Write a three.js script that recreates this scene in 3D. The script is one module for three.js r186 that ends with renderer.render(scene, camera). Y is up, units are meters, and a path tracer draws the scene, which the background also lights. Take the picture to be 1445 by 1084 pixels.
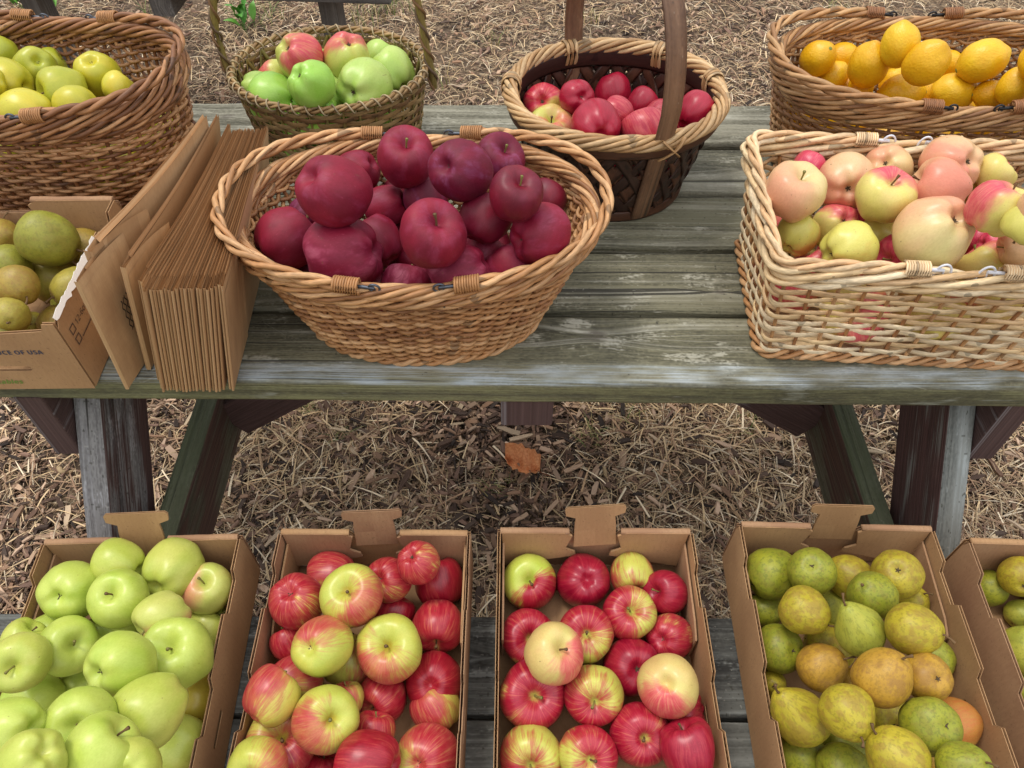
import * as THREE from 'three';
import { mergeGeometries } from 'three/addons/utils/BufferGeometryUtils.js';

// ---------------------------------------------------------------- camera, sky, light
const scene = new THREE.Scene();
const FOV = 53.1, PITCH = 51, CAM_Y = 1.492;
const camera = new THREE.PerspectiveCamera(FOV, 1445 / 1084, 0.05, 200);
camera.position.set(0, CAM_Y, 0);
camera.rotation.order = 'YXZ';
camera.rotation.set(-PITCH * Math.PI / 180, 0, 0.0055);
camera.updateMatrixWorld(true);
scene.add(camera);

const renderer = new THREE.WebGLRenderer({ antialias: true });
renderer.toneMapping = THREE.LinearToneMapping;
renderer.toneMappingExposure = 1.12;
renderer.shadowMap.enabled = true;

const SUN_DIR = new THREE.Vector3(-0.35, 1.0, -0.25).normalize();
{
  const W = 128, H = 64, d = new Float32Array(W * H * 4);
  for (let j = 0; j < H; j++) for (let i = 0; i < W; i++) {
    const el = (j + 0.5) / H * Math.PI - Math.PI / 2, az = (i + 0.5) / W * 2 * Math.PI;
    const s = Math.max(0, Math.sin(el));
    const x = Math.cos(el) * Math.cos(az), z = Math.cos(el) * Math.sin(az), y = Math.sin(el);
    const dd = Math.max(0, x * SUN_DIR.x + y * SUN_DIR.y + z * SUN_DIR.z);
    let L = el > 0 ? 1.32 * (1 + 1.6 * s) / 2.6 + 0.5 * Math.pow(dd, 6) : 0.25;
    L *= 1.0 + 0.06 * Math.sin(az * 3 + el * 5) * Math.cos(el * 4);
    const k = (j * W + i) * 4;
    d[k] = L * 0.985; d[k + 1] = L * 1.0; d[k + 2] = L * 1.035; d[k + 3] = 1;
  }
  const sky = new THREE.DataTexture(d, W, H, THREE.RGBAFormat, THREE.FloatType);
  sky.mapping = THREE.EquirectangularReflectionMapping;
  sky.magFilter = sky.minFilter = THREE.LinearFilter;
  sky.needsUpdate = true;
  scene.background = sky; scene.environment = sky;
}
const sun = new THREE.DirectionalLight(new THREE.Color(1.0, 0.95, 0.87), 1.5);
sun.position.copy(SUN_DIR).multiplyScalar(8).add(new THREE.Vector3(0, 0, -1));
sun.target.position.set(0, 0, -1); scene.add(sun.target);
sun.castShadow = true; sun.shadow.radius = 28; sun.shadow.mapSize.set(2048, 2048);
Object.assign(sun.shadow.camera, { left: -4, right: 4, top: 4, bottom: -4, near: 0.5, far: 20 });
scene.add(sun);

// ---------------------------------------------------------------- helpers
const V3 = THREE.Vector3;
const v3 = (x, y, z) => new V3(x, y, z);
function mulberry(a) { return () => { a |= 0; a = a + 0x6D2B79F5 | 0; let t = Math.imul(a ^ a >>> 15, 1 | a); t = t + Math.imul(t ^ t >>> 7, 61 | t) ^ t; return ((t ^ t >>> 14) >>> 0) / 4294967296; }; }
const HASH = new Float32Array(65536); { const r = mulberry(77); for (let i = 0; i < 65536; i++) HASH[i] = r() * 2 - 1; }
const hs = (x, y, z) => HASH[(Math.imul(x, 73856093) ^ Math.imul(y, 19349663) ^ Math.imul(z, 83492791)) >>> 7 & 65535];
function noise(x, y, z) {
  const xi = Math.floor(x), yi = Math.floor(y), zi = Math.floor(z);
  let fx = x - xi, fy = y - yi, fz = z - zi;
  fx = fx * fx * (3 - 2 * fx); fy = fy * fy * (3 - 2 * fy); fz = fz * fz * (3 - 2 * fz);
  const a = hs(xi, yi, zi), b = hs(xi + 1, yi, zi), c = hs(xi, yi + 1, zi), d = hs(xi + 1, yi + 1, zi);
  const e = hs(xi, yi, zi + 1), f = hs(xi + 1, yi, zi + 1), g = hs(xi, yi + 1, zi + 1), h = hs(xi + 1, yi + 1, zi + 1);
  const p = a + (b - a) * fx, q = c + (d - c) * fx, r = e + (f - e) * fx, s = g + (h - g) * fx;
  const u = p + (q - p) * fy, w = r + (s - r) * fy;
  return u + (w - u) * fz;
}
const fbm = (x, y, z, o = 3) => { let s = 0, a = 0.5; for (let i = 0; i < o; i++) { s += a * noise(x, y, z); x = x * 2.03 + 17; y = y * 2.03 + 5; z = z * 2.03 + 9; a *= 0.5; } return s; };
const sst = (a, b, x) => { x = Math.min(1, Math.max(0, (x - a) / (b - a))); return x * x * (3 - 2 * x); };
const mix3 = (a, b, t) => [a[0] + (b[0] - a[0]) * t, a[1] + (b[1] - a[1]) * t, a[2] + (b[2] - a[2]) * t];
const clamp = (x, a, b) => Math.min(b, Math.max(a, x));
// a point of the photograph (1445 x 1084) on the horizontal plane at height y
const TANH = Math.tan(FOV * Math.PI / 360), FPX = 542 / TANH;
function rayOf(px, py) {
  return v3((px - 722.5) / FPX, -(py - 542) / FPX, -1).applyQuaternion(camera.quaternion);   // axial length 1
}
function P(px, py, y) { const d = rayOf(px, py), t = (y - CAM_Y) / d.y; return v3(d.x * t, y, d.z * t); }

function tex(w, h, fn, { srgb = true, wrap = true } = {}) {
  const d = new Uint8Array(w * h * 4);
  for (let j = 0; j < h; j++) for (let i = 0; i < w; i++) {
    const c = fn(i / w, j / h, i, j), k = (j * w + i) * 4;
    d[k] = clamp(c[0], 0, 255); d[k + 1] = clamp(c[1], 0, 255); d[k + 2] = clamp(c[2], 0, 255); d[k + 3] = c.length > 3 ? clamp(c[3], 0, 255) : 255;
  }
  const t = new THREE.DataTexture(d, w, h, THREE.RGBAFormat);
  t.magFilter = THREE.LinearFilter; t.minFilter = THREE.LinearMipmapLinearFilter; t.generateMipmaps = true;
  if (srgb) t.colorSpace = THREE.SRGBColorSpace;
  if (wrap) t.wrapS = t.wrapT = THREE.RepeatWrapping;
  t.needsUpdate = true; return t;
}
const mat = (o) => new THREE.MeshStandardMaterial({ roughness: 0.8, metalness: 0, ...o });
const taken = new Map();
function numbered(n) { const k = taken.get(n) || 0; taken.set(n, k + 1); return k ? n + '_' + String(k).padStart(3, '0') : n; }
function thing(name, label, category, pos = [0, 0, 0], group) {
  const o = new THREE.Group(); o.name = numbered(name); o.position.set(...pos);
  o.userData = { label, category }; if (group) o.userData.group = group;
  scene.add(o); return o;
}
function part(name, geo, m, parent) {
  const o = new THREE.Mesh(geo, m); o.name = name; o.castShadow = o.receiveShadow = true; parent.add(o); return o;
}
const merge = (l) => mergeGeometries(l.map(g => g.index ? g.toNonIndexed() : g).map(g => { for (const k of Object.keys(g.attributes)) if (!['position', 'normal', 'uv'].includes(k)) g.deleteAttribute(k); return g; }), false);

// tube along points with an oval section: ra across (sideways), rb along 'up'
function tube(pts, { r = 0.003, rb = r, sides = 6, closed = false, up = v3(0, 1, 0), taper = null, caps = true } = {}) {
  const n = pts.length, pos = [], uv = [], idx = [];
  let len = 0;
  const T = v3(), N = v3(), B = v3();
  const rows = closed ? n + 1 : n;
  for (let i = 0; i < rows; i++) {
    const p = pts[i % n], a = pts[closed ? (i - 1 + n) % n : Math.max(0, i - 1)], b = pts[closed ? (i + 1) % n : Math.min(n - 1, i + 1)];
    if (i) len += p.distanceTo(pts[(i - 1) % n]);
    T.subVectors(b, a).normalize();
    const uu = typeof up === 'function' ? up(i % n) : up;
    N.copy(uu).addScaledVector(T, -T.dot(uu));
    if (N.lengthSq() < 1e-3) N.set(1, 0, 0.01).addScaledVector(T, -T.x);
    N.normalize(); B.crossVectors(T, N);
    const k = taper ? taper(i / (rows - 1)) : 1;
    for (let s = 0; s <= sides; s++) {
      const an = s / sides * 2 * Math.PI, c = Math.cos(an) * r * k, q = Math.sin(an) * rb * k;
      pos.push(p.x + B.x * c + N.x * q, p.y + B.y * c + N.y * q, p.z + B.z * c + N.z * q);
      uv.push(len, s / sides * 2 * Math.PI * Math.max(r, rb));
    }
  }
  const st = sides + 1;
  for (let i = 0; i < rows - 1; i++) for (let s = 0; s < sides; s++) { const a = i * st + s, b = a + st; idx.push(a, a + 1, b, b, a + 1, b + 1); }
  if (!closed && caps) for (const e of [0, rows - 1]) {
    const p = pts[e], c = pos.length / 3; pos.push(p.x, p.y, p.z); uv.push(e ? len : 0, 0);
    for (let s = 0; s < sides; s++) { const a = e * st + s; e ? idx.push(a, a + 1, c) : idx.push(a + 1, a, c); }
  }
  const g = new THREE.BufferGeometry();
  g.setAttribute('position', new THREE.Float32BufferAttribute(pos, 3));
  g.setAttribute('uv', new THREE.Float32BufferAttribute(uv, 2));
  g.setIndex(idx); g.computeVertexNormals();
  if (closed) { const nn = g.attributes.normal; for (let s = 0; s <= sides; s++) { const e = (rows - 1) * st + s; nn.setXYZ(e, nn.getX(s), nn.getY(s), nn.getZ(s)); } }
  { const nn = g.attributes.normal; for (let i = 0; i < rows; i++) { const a = i * st, b = a + sides, x = nn.getX(a) + nn.getX(b), y = nn.getY(a) + nn.getY(b), z = nn.getZ(a) + nn.getZ(b), l = Math.hypot(x, y, z) || 1; nn.setXYZ(a, x / l, y / l, z / l); nn.setXYZ(b, x / l, y / l, z / l); } }
  return g;
}
function bumpOf(fn, w, h) { return tex(w, h, (u, v) => { const b = 255 * clamp(fn(u, v), 0, 1); return [b, b, b]; }, { srgb: false }); }

// ---------------------------------------------------------------- wood
const Y_T = 0.74, Y_B = 0.472, Z_F = -0.606, PITCHB = 0.13;
const WL = 1.9, WV = 0.18;           // metres that one wood texture covers along and around
function woodMaps(seed, { base = [124, 121, 100], dark = [66, 66, 52], light = [178, 178, 164], knots = [], zone = null, h = 256, w = 2048, contrast = 1 } = {}) {
  const rnd = mulberry(seed * 991 + 3), H = new Float32Array(w * h);
  const off = rnd() * 100, scr = []; for (let i = 0; i < 46; i++) scr.push([rnd() * WL, rnd() * 0.13, (rnd() - 0.5) * 1.6, 0.006 + 0.03 * rnd() * rnd(), 0.2 + 0.5 * rnd()]);
  const t = tex(w, h, (u, v, i, j) => {
    const x = u * WL, y = v * WV;
    let yy = y + 0.006 * noise(x * 1.7, off, 1) + 0.002 * noise(x * 7, y * 30, off);
    let kn = 0;
    for (const [kx, ky, kr] of knots) {
      const dx = (x - kx) / 2.6, dy = y - ky, d = Math.hypot(dx, dy);
      yy += Math.sign(dy || 1) * kr * 0.9 * Math.exp(-d * d / (kr * kr * 3)) ;
      kn = Math.max(kn, Math.exp(-Math.pow(Math.hypot((x - kx) / 1.5, dy) / (kr * 0.62), 4)));
    }
    const rl = 1 - Math.abs(noise(x * 0.55, yy * 95, off + 4)) * 2.2, rl2 = 1 - Math.abs(noise(x * 0.8, yy * 210, off + 14)) * 2.2;
    const ring = clamp(Math.pow(clamp(rl, 0, 1), 5) + 0.6 * Math.pow(clamp(rl2, 0, 1), 6), 0, 1);
    const fine = noise(x * 26, yy * 1500, off + 2) * 0.5 + noise(x * 9, yy * 600, off + 7) * 0.5;
    const streak = noise(x * 1.3, yy * 62, off + 11) * 0.6 + noise(x * 3, yy * 180, off + 12) * 0.4;
    const blot = fbm(x * 5, y * 14, off + 20, 4);
    const bl2 = fbm(x * 22, y * 60, off + 33, 3), grit = noise(x * 190, yy * 700, off + 91) * 0.6 + noise(x * 420, yy * 420, off + 95) * 0.4;
    let c = mix3(base, dark, clamp(0.28 + 0.42 * fine + 0.34 * grit + 0.5 * streak + 0.8 * blot, 0, 1) * contrast);
    c = mix3(c, light, clamp(ring * (0.55 + 0.5 * bl2 + 0.4 * fine), 0, 0.8));
    c = mix3(c, light, clamp(0.8 * sst(0.22, 0.6, bl2 * 0.9 + fine * 0.35 - grit * 0.3 + blot * 0.4), 0, 0.7));
    const crack = sst(0.58, 0.74, noise(x * 1.9, yy * 240, off + 51)) * sst(-0.1, 0.3, noise(x * 3, y * 20, off + 60));
    c = mix3(c, [38, 36, 30], crack * 0.75);
    c = mix3(c, [78, 70, 62], kn * (0.5 + 0.3 * noise(x * 60, y * 160, off + 81)));
    for (const [sx, sy, sa, sl, so] of scr) { const dx = x - sx, dy = y - sy; if (Math.abs(dx) < sl && Math.abs(dy - sa * dx) < 0.0007) c = mix3(c, light, so * (0.6 + 0.6 * fine)); }
    const spec = noise(x * 260, y * 300, off + 70);
    if (spec > 0.88) c = mix3(c, [186, 184, 172], 0.4);
    if (spec < -0.82) c = mix3(c, [40, 38, 30], 0.5);
    if (zone) c = zone(c, x, y, { fine, streak, blot, bl2, ring, grit });
    H[j * w + i] = clamp(0.5 + 0.28 * ring + 0.22 * fine - 0.2 * grit - 0.55 * crack - 0.12 * streak, 0, 1);
    return c;
  });
  const b = tex(w, h, (u, v, i, j) => { const q = 255 * H[j * w + i]; return [q, q, q]; }, { srgb: false });
  for (const k of [t, b]) k.repeat.set(1 / WL, 1 / WV);
  return mat({ map: t, bumpMap: b, bumpScale: 0.0018, roughness: 0.86 });
}
// a board along x, top centre at the origin, section with rounded worn edges; uv in metres, v starts at the top back edge
function board(len, w, t, { seed = 1, round = 0.006, wear = 0.0012, seg = 90 } = {}) {
  const prof = [];
  const q = 4, arc = (cx, cy, a0, a1) => { for (let i = 0; i <= q; i++) { const a = a0 + (a1 - a0) * i / q; prof.push([cx + Math.cos(a) * round, cy + Math.sin(a) * round]); } };
  // (z, y): back top -> front top -> front bottom -> back bottom
  arc(-w / 2 + round, -round, Math.PI, Math.PI / 2);
  for (let i = 1; i < 6; i++) prof.push([-w / 2 + round + (w - 2 * round) * i / 6, 0]);
  arc(w / 2 - round, -round, Math.PI / 2, 0);
  arc(w / 2 - round, -t + round, 0, -Math.PI / 2);
  arc(-w / 2 + round, -t + round, -Math.PI / 2, -Math.PI);
  prof.push(prof[0].slice());
  const per = [0]; for (let i = 1; i < prof.length; i++) per.push(per[i - 1] + Math.hypot(prof[i][0] - prof[i - 1][0], prof[i][1] - prof[i - 1][1]));
  const pos = [], uv = [], idx = [], m = prof.length;
  for (let i = 0; i <= seg; i++) {
    const x = -len / 2 + len * i / seg;
    prof.forEach(([z, y], j) => {
      const jj = j === m - 1 ? 0 : j;
      const n1 = wear * noise(x * 14, jj * 0.7, seed * 7.1), n2 = wear * noise(x * 14 + 50, jj * 0.7, seed * 3.3);
      pos.push(x, y + n1 + 0.0012 * noise(x * 1.3, 0, seed), z + n2); uv.push(x + len / 2, per[j]);
    });
  }
  for (let i = 0; i < seg; i++) for (let j = 0; j < m - 1; j++) { const a = i * m + j, b = a + m; idx.push(a, a + 1, b, b, a + 1, b + 1); }
  for (const e of [0, seg]) {
    const c = pos.length / 3, x = -len / 2 + len * e / seg; pos.push(x, -t / 2, 0); uv.push(x + len / 2, 0.01);
    const f = pos.length / 3; prof.forEach(([z, y]) => { pos.push(x, y, z); uv.push(x + len / 2 + y, z); });
    for (let j = 0; j < m - 1; j++) e ? idx.push(c, f + j, f + j + 1) : idx.push(c, f + j + 1, f + j);
  }
  const g = new THREE.BufferGeometry();
  g.setAttribute('position', new THREE.Float32BufferAttribute(pos, 3)); g.setAttribute('uv', new THREE.Float32BufferAttribute(uv, 2));
  g.setIndex(idx); g.computeVertexNormals();
  return g;
}
const frontZone = (c, x, y, k) => {          // bleached worn front edge and algae on the front face, as the photograph shows
  const e = y + 0.006 * k.blot * 2;
  const worn = sst(0.086, 0.108, e) * (1 - sst(0.126, 0.134, e));
  c = mix3(c, [168, 178, 184], clamp(worn * (0.42 + 0.9 * k.fine + 0.8 * k.bl2 - 0.2 * k.streak), 0, 0.85));
  const face = sst(0.126, 0.132, y);
  c = mix3(c, mix3([130, 130, 92], [78, 76, 56], clamp(0.42 + k.streak * 0.8 + k.bl2 * 0.7 + 0.4 * k.fine + 0.3 * k.grit, 0, 1)), face * 0.85);
  return mix3(c, [170, 176, 168], clamp(face * sst(0.3, 0.55, k.bl2 + 0.3 * k.fine) * 0.5, 0, 1));
};
const paintZone = (amount, paint = [94, 64, 58]) => (c, x, y, k) => {       // old red-brown paint flaking off grey wood
  const p = sst(-0.14, 0.1, fbm(x * 5, y * 24, 3.3, 4) + 0.22 * k.fine + 0.12 * k.streak + amount);
  return mix3(c, mix3(paint, [62, 42, 38], clamp(0.45 + k.fine * 0.7, 0, 1)), p * 0.92);
};
const mossZone = (c, x, y, k) => mix3(c, [94, 102, 72], clamp(0.5 + 0.8 * k.blot + 0.3 * k.fine, 0, 0.85));

{
  const t = thing('picnic_table', 'weathered grey wooden picnic table with attached benches, carrying baskets of fruit', 'table', [0.02, 0, 0]);
  const knots = [[[0.4, 0.05, 0.012]], [[1.3, 0.06, 0.01]], [[0.75, 0.04, 0.011], [1.5, 0.09, 0.01]], [[0.62, 0.1, 0.01], [1.21, 0.085, 0.008]], [[1.02, 0.045, 0.016], [0.35, 0.08, 0.012]]];
  for (let i = 0; i < 5; i++) {            // 0 is the far plank, 4 the front one
    const m = woodMaps(10 + i, { knots: knots[i], zone: i === 4 ? frontZone : null, base: [[142, 138, 120], [130, 127, 108], [117, 114, 92], [114, 110, 88], [120, 116, 92]][i], dark: [54, 52, 40], light: [182, 179, 164] });
    const o = part('plank', board(1.86, PITCHB - 0.0098, i === 4 ? 0.045 : 0.036, { seed: i + 1, round: i === 4 ? 0.009 : 0.007 }), m, t);
    o.position.set([0.01, -0.015, 0.006, -0.01, 0][i], Y_T + [0.0004, -0.001, 0, -0.0008, 0][i], Z_F - PITCHB * (4.5 - i) + 0.0); o.rotation.y = [0.001, 0, -0.001, -0.002, -0.0045][i];
  }
  const mBench = woodMaps(31, { base: [92, 93, 88], dark: [44, 44, 42], light: [140, 144, 140], knots: [[0.9, 0.06, 0.012]] });
  const mBench2 = woodMaps(32, { base: [96, 96, 90], dark: [48, 48, 44], light: [146, 148, 142] });
  for (const [z, m, s] of [[-0.352, mBench, 41], [-0.216, mBench2, 42], [-1.500, mBench2, 43], [-1.630, mBench, 44]]) {
    const o = part('bench_plank', board(1.86, z < -1 ? 0.124 : 0.13, 0.036, { seed: s }), m, t); o.position.set(0, Y_B, z);
  }
  const mLegA = woodMaps(51, { base: [136, 134, 132], dark: [72, 68, 68], light: [178, 178, 180], zone: (c, x, y, k) => y < 0.042 ? c : paintZone(0.03)(c, x, y, k), w: 1024 });
  const mLegB = woodMaps(52, { base: [126, 128, 122], dark: [72, 74, 70], light: [168, 174, 172], zone: (c, x, y, k) => y < 0.042 ? c : paintZone(0.22, [98, 66, 62])(c, x, y, k), w: 1024 });
  const mBeam = woodMaps(53, { base: [94, 92, 74], dark: [52, 54, 40], light: [120, 118, 108], zone: (c, x, y, k) => y < 0.042 ? mossZone(c, x, y, k) : paintZone(0.1, [104, 76, 64])(c, x, y, k), w: 1024 });
  const mBat = woodMaps(54, { base: [112, 104, 104], dark: [60, 52, 52], light: [140, 134, 136], zone: paintZone(0.2, [98, 74, 70]), w: 1024 });
  // prism of a 2x board standing on edge in the y-z plane: polygon in (z, y), thickness along x
  function sided(poly, x0, th) {
    const s = new THREE.Shape(poly.map(([z, y]) => new THREE.Vector2(-z, y)));
    const g = new THREE.ExtrudeGeometry(s, { depth: th - 0.006, bevelEnabled: true, bevelThickness: 0.003, bevelSize: 0.003, bevelOffset: -0.003, bevelSegments: 2 });
    g.translate(0, 0, 0.003); g.rotateY(Math.PI / 2); g.translate(x0, 0, 0);      // shape x -> -z, depth -> +x
    return g;
  }
  function uvAlong(g, dir, x0, v0 = 0) {    // u along the board, v round it
    const p = g.attributes.position, n = g.attributes.normal, u = g.attributes.uv;
    const across = v3(0, -dir.z, dir.y); let lo = 9, lo2 = 9; for (let i = 0; i < p.count; i++) { const q = v3(p.getX(i), p.getY(i), p.getZ(i)); lo = Math.min(lo, q.dot(dir)); lo2 = Math.min(lo2, q.dot(across)); }
    for (let i = 0; i < p.count; i++) {
      const q = v3(p.getX(i), p.getY(i), p.getZ(i));
      const along = q.dot(dir), side = Math.abs(n.getX(i)) > 0.5;
      u.setXY(i, along - lo + 0.1, side ? 0.047 + clamp((q.dot(across) - lo2) * 0.93, 0, 0.13) : 0.003 + clamp((q.x - x0) * 0.95, 0, 0.037));
    }
    return g;
  }
  for (const sd of [-1, 1]) {
    const xl = sd < 0 ? -0.630 : 0.588;       // leg, thickness 0.038 along x
    for (const fb of [1, -1]) {               // front leg and rear leg
      const zc = -0.931, top = 0.70, sl = 0.86, wz = 0.135 / Math.cos(Math.atan(sl));
      const zt = zc + fb * (0.055 + wz / 2), z0 = zt + fb * sl * top;
      const poly = fb > 0 ? [[zt - wz / 2, top], [zt + wz / 2, top], [z0 + wz / 2, 0], [z0 - wz / 2, 0]] : [[zt - wz / 2, top], [zt + wz / 2, top], [z0 + wz / 2, 0], [z0 - wz / 2, 0]];
      const dir = v3(0, top, zt - z0).normalize();
      part('leg', uvAlong(sided(poly, xl, 0.038), dir, xl, 0.3), sd < 0 ? mLegA : mLegB, t);
    }
    const xb = sd < 0 ? -0.570 : 0.535;       // seat beam on the inner side of the legs
    part('seat_beam', uvAlong(sided([[-0.155, 0.4345], [-0.155, 0.35], [-0.2, 0.3], [-1.66, 0.3], [-1.70, 0.35], [-1.70, 0.4345]], xb, 0.038), v3(0, 0, 1), xb), mBeam, t);
    const xo = sd < 0 ? -0.6705 : 0.6285;       // batten under the top, outside the legs, with bevelled ends
    part('batten', uvAlong(sided([[-0.612, 0.7015], [-0.610, 0.575], [-1.252, 0.575], [-1.25, 0.7015]], xo, 0.038), v3(0, 0, 1), xo), mBat, t);
    // brace from the seat beam up to the middle batten
    const a = v3(sd * 0.535, 0.355, -0.845), b = v3(sd * 0.07, 0.685, -0.845), L = a.distanceTo(b);
    const g = board(L, 0.038, 0.085, { seed: 60 + sd, seg: 10, round: 0.004 }); g.translate(0, 0.0425, 0);
    const o = part('brace', g, mBat, t); o.position.lerpVectors(a, b, 0.5); o.rotation.z = Math.atan2(b.y - a.y, b.x - a.x);
  }
  part('batten', uvAlong(sided([[-0.614, 0.7015], [-0.614, 0.645], [-1.248, 0.645], [-1.248, 0.7015]], -0.035, 0.07), v3(0, 0, 1), -0.035), mBat, t);
}
{   // the other bench, behind the table
  const mB = woodMaps(71, { base: [100, 94, 88], dark: [56, 52, 50], light: [138, 134, 128], w: 1024 });
  const e1 = P(550, 9, 0.40), e0 = P(285, 0, 0.40), d = e0.clone().sub(e1).normalize();
  const t = thing('garden_bench', 'grey plank bench standing on the dirt behind the picnic table', 'bench', [e1.x, 0, e1.z]);
  t.rotation.y = Math.atan2(d.z, -d.x);
  for (let i = 0; i < 2; i++) { const o = part('plank', board(1.5, 0.13, 0.038, { seed: 80 + i, seg: 30 }), mB, t); o.position.set(-0.75, 0.44, -0.067 - i * 0.136); }
  for (const x of [-0.22, -1.2]) {
    const l = part('leg', board(0.395, 0.085, 0.06, { seed: 85, seg: 8 }), mB, t); l.rotation.z = Math.PI / 2; l.position.set(x - 0.03, 0.2, -0.13);
  }
  const c = part('cross_beam', board(0.24, 0.07, 0.06, { seed: 88, seg: 6 }), mB, t); c.rotation.y = Math.PI / 2; c.position.set(-0.72, 0.4, -0.13);
}

// ---------------------------------------------------------------- ground
{
  const g0 = tex(1024, 1024, (u, v) => {
    const x = u * 2, y = v * 2, W = (a, b, f, o) => { // tileable by blending
      const p = 2; const n = (X, Y) => fbm(X * f, Y * f, o, 4);
      const tx = u, ty = v;
      return (n(a, b) * (1 - tx) + n(a - p, b) * tx) * (1 - ty) + (n(a, b - p) * (1 - tx) + n(a - p, b - p) * tx) * ty;
    };
    const n1 = W(x, y, 4, 1), n2 = W(x, y, 40, 5), n3 = W(x, y, 140, 9);
    let c = mix3([112, 92, 70], [76, 60, 46], clamp(0.5 + n1 * 1.6, 0, 1));
    c = mix3(c, [152, 132, 104], clamp(sst(0.02, 0.3, n2) * 0.7, 0, 1));
    c = mix3(c, [52, 42, 33], clamp(sst(0.08, 0.32, -n3) * 0.8, 0, 1));
    return mix3(c, [176, 158, 128], sst(0.14, 0.32, n3) * 0.6);
  });
  g0.repeat.set(0.5, 0.5);
  const b0 = bumpOf((u, v) => 0.5 + fbm(u * 160, v * 160, 2, 3), 512, 512); b0.repeat.set(0.5, 0.5);
  const N = 150, pos = [], uv = [], idx = [];
  const co = (i, c, s) => { const t = i / N * 2 - 1; return c + s * (t * 0.12 + 0.88 * Math.pow(t, 9)); };
  for (let j = 0; j <= N; j++) for (let i = 0; i <= N; i++) {
    const x = co(i, 0, 40), z = co(j, -1.8, 40);
    pos.push(x, gh(x, z), z); uv.push(x, z);
  }
  for (let j = 0; j < N; j++) for (let i = 0; i < N; i++) { const a = j * (N + 1) + i, b = a + N + 1; idx.push(a, b, a + 1, b, b + 1, a + 1); }
  const g = new THREE.BufferGeometry();
  g.setAttribute('position', new THREE.Float32BufferAttribute(pos, 3)); g.setAttribute('uv', new THREE.Float32BufferAttribute(uv, 2)); g.setIndex(idx); g.computeVertexNormals();
  const o = new THREE.Mesh(g, mat({ map: g0, bumpMap: b0, bumpScale: 0.01, roughness: 0.95 })); o.name = 'ground'; o.userData = { kind: 'structure', label: 'bare brown dirt under the dry litter', category: 'ground' }; o.receiveShadow = true; scene.add(o);
}
function gh(x, z) { const f = Math.exp(-(x * x + (z + 1.8) * (z + 1.8)) / 60); return -0.012 + f * (0.016 * noise(x * 2.2, z * 2.2, 4) + 0.006 * noise(x * 9, z * 9, 8)); }

function stuff(name, label, category, geo, m, list) {
  const im = new THREE.InstancedMesh(geo, m, list.length); im.name = name; im.userData = { label, category, kind: 'stuff' };
  im.castShadow = im.receiveShadow = true;
  list.forEach(([mx, c], i) => { im.setMatrixAt(i, mx); im.setColorAt(i, c); });
  scene.add(im); return im;
}
function blade(len, w, bend, seg = 4) {    // thin folded straw along x
  const pos = [], idx = [];
  for (let i = 0; i <= seg; i++) {
    const t = i / seg, x = (t - 0.5) * len, y = bend * (1 - Math.pow(2 * t - 1, 2)), k = w * (1 - 0.75 * t * t) / 2;
    pos.push(x, y, -k, x, y + w * 0.25, 0, x, y, k);
  }
  for (let i = 0; i < seg; i++) for (const s of [0, 1]) { const a = i * 3 + s, b = a + 3; idx.push(a, b, a + 1, b, b + 1, a + 1); }
  const g = new THREE.BufferGeometry(); g.setAttribute('position', new THREE.Float32BufferAttribute(pos, 3)); g.setIndex(idx); g.computeVertexNormals(); return g;
}
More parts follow.
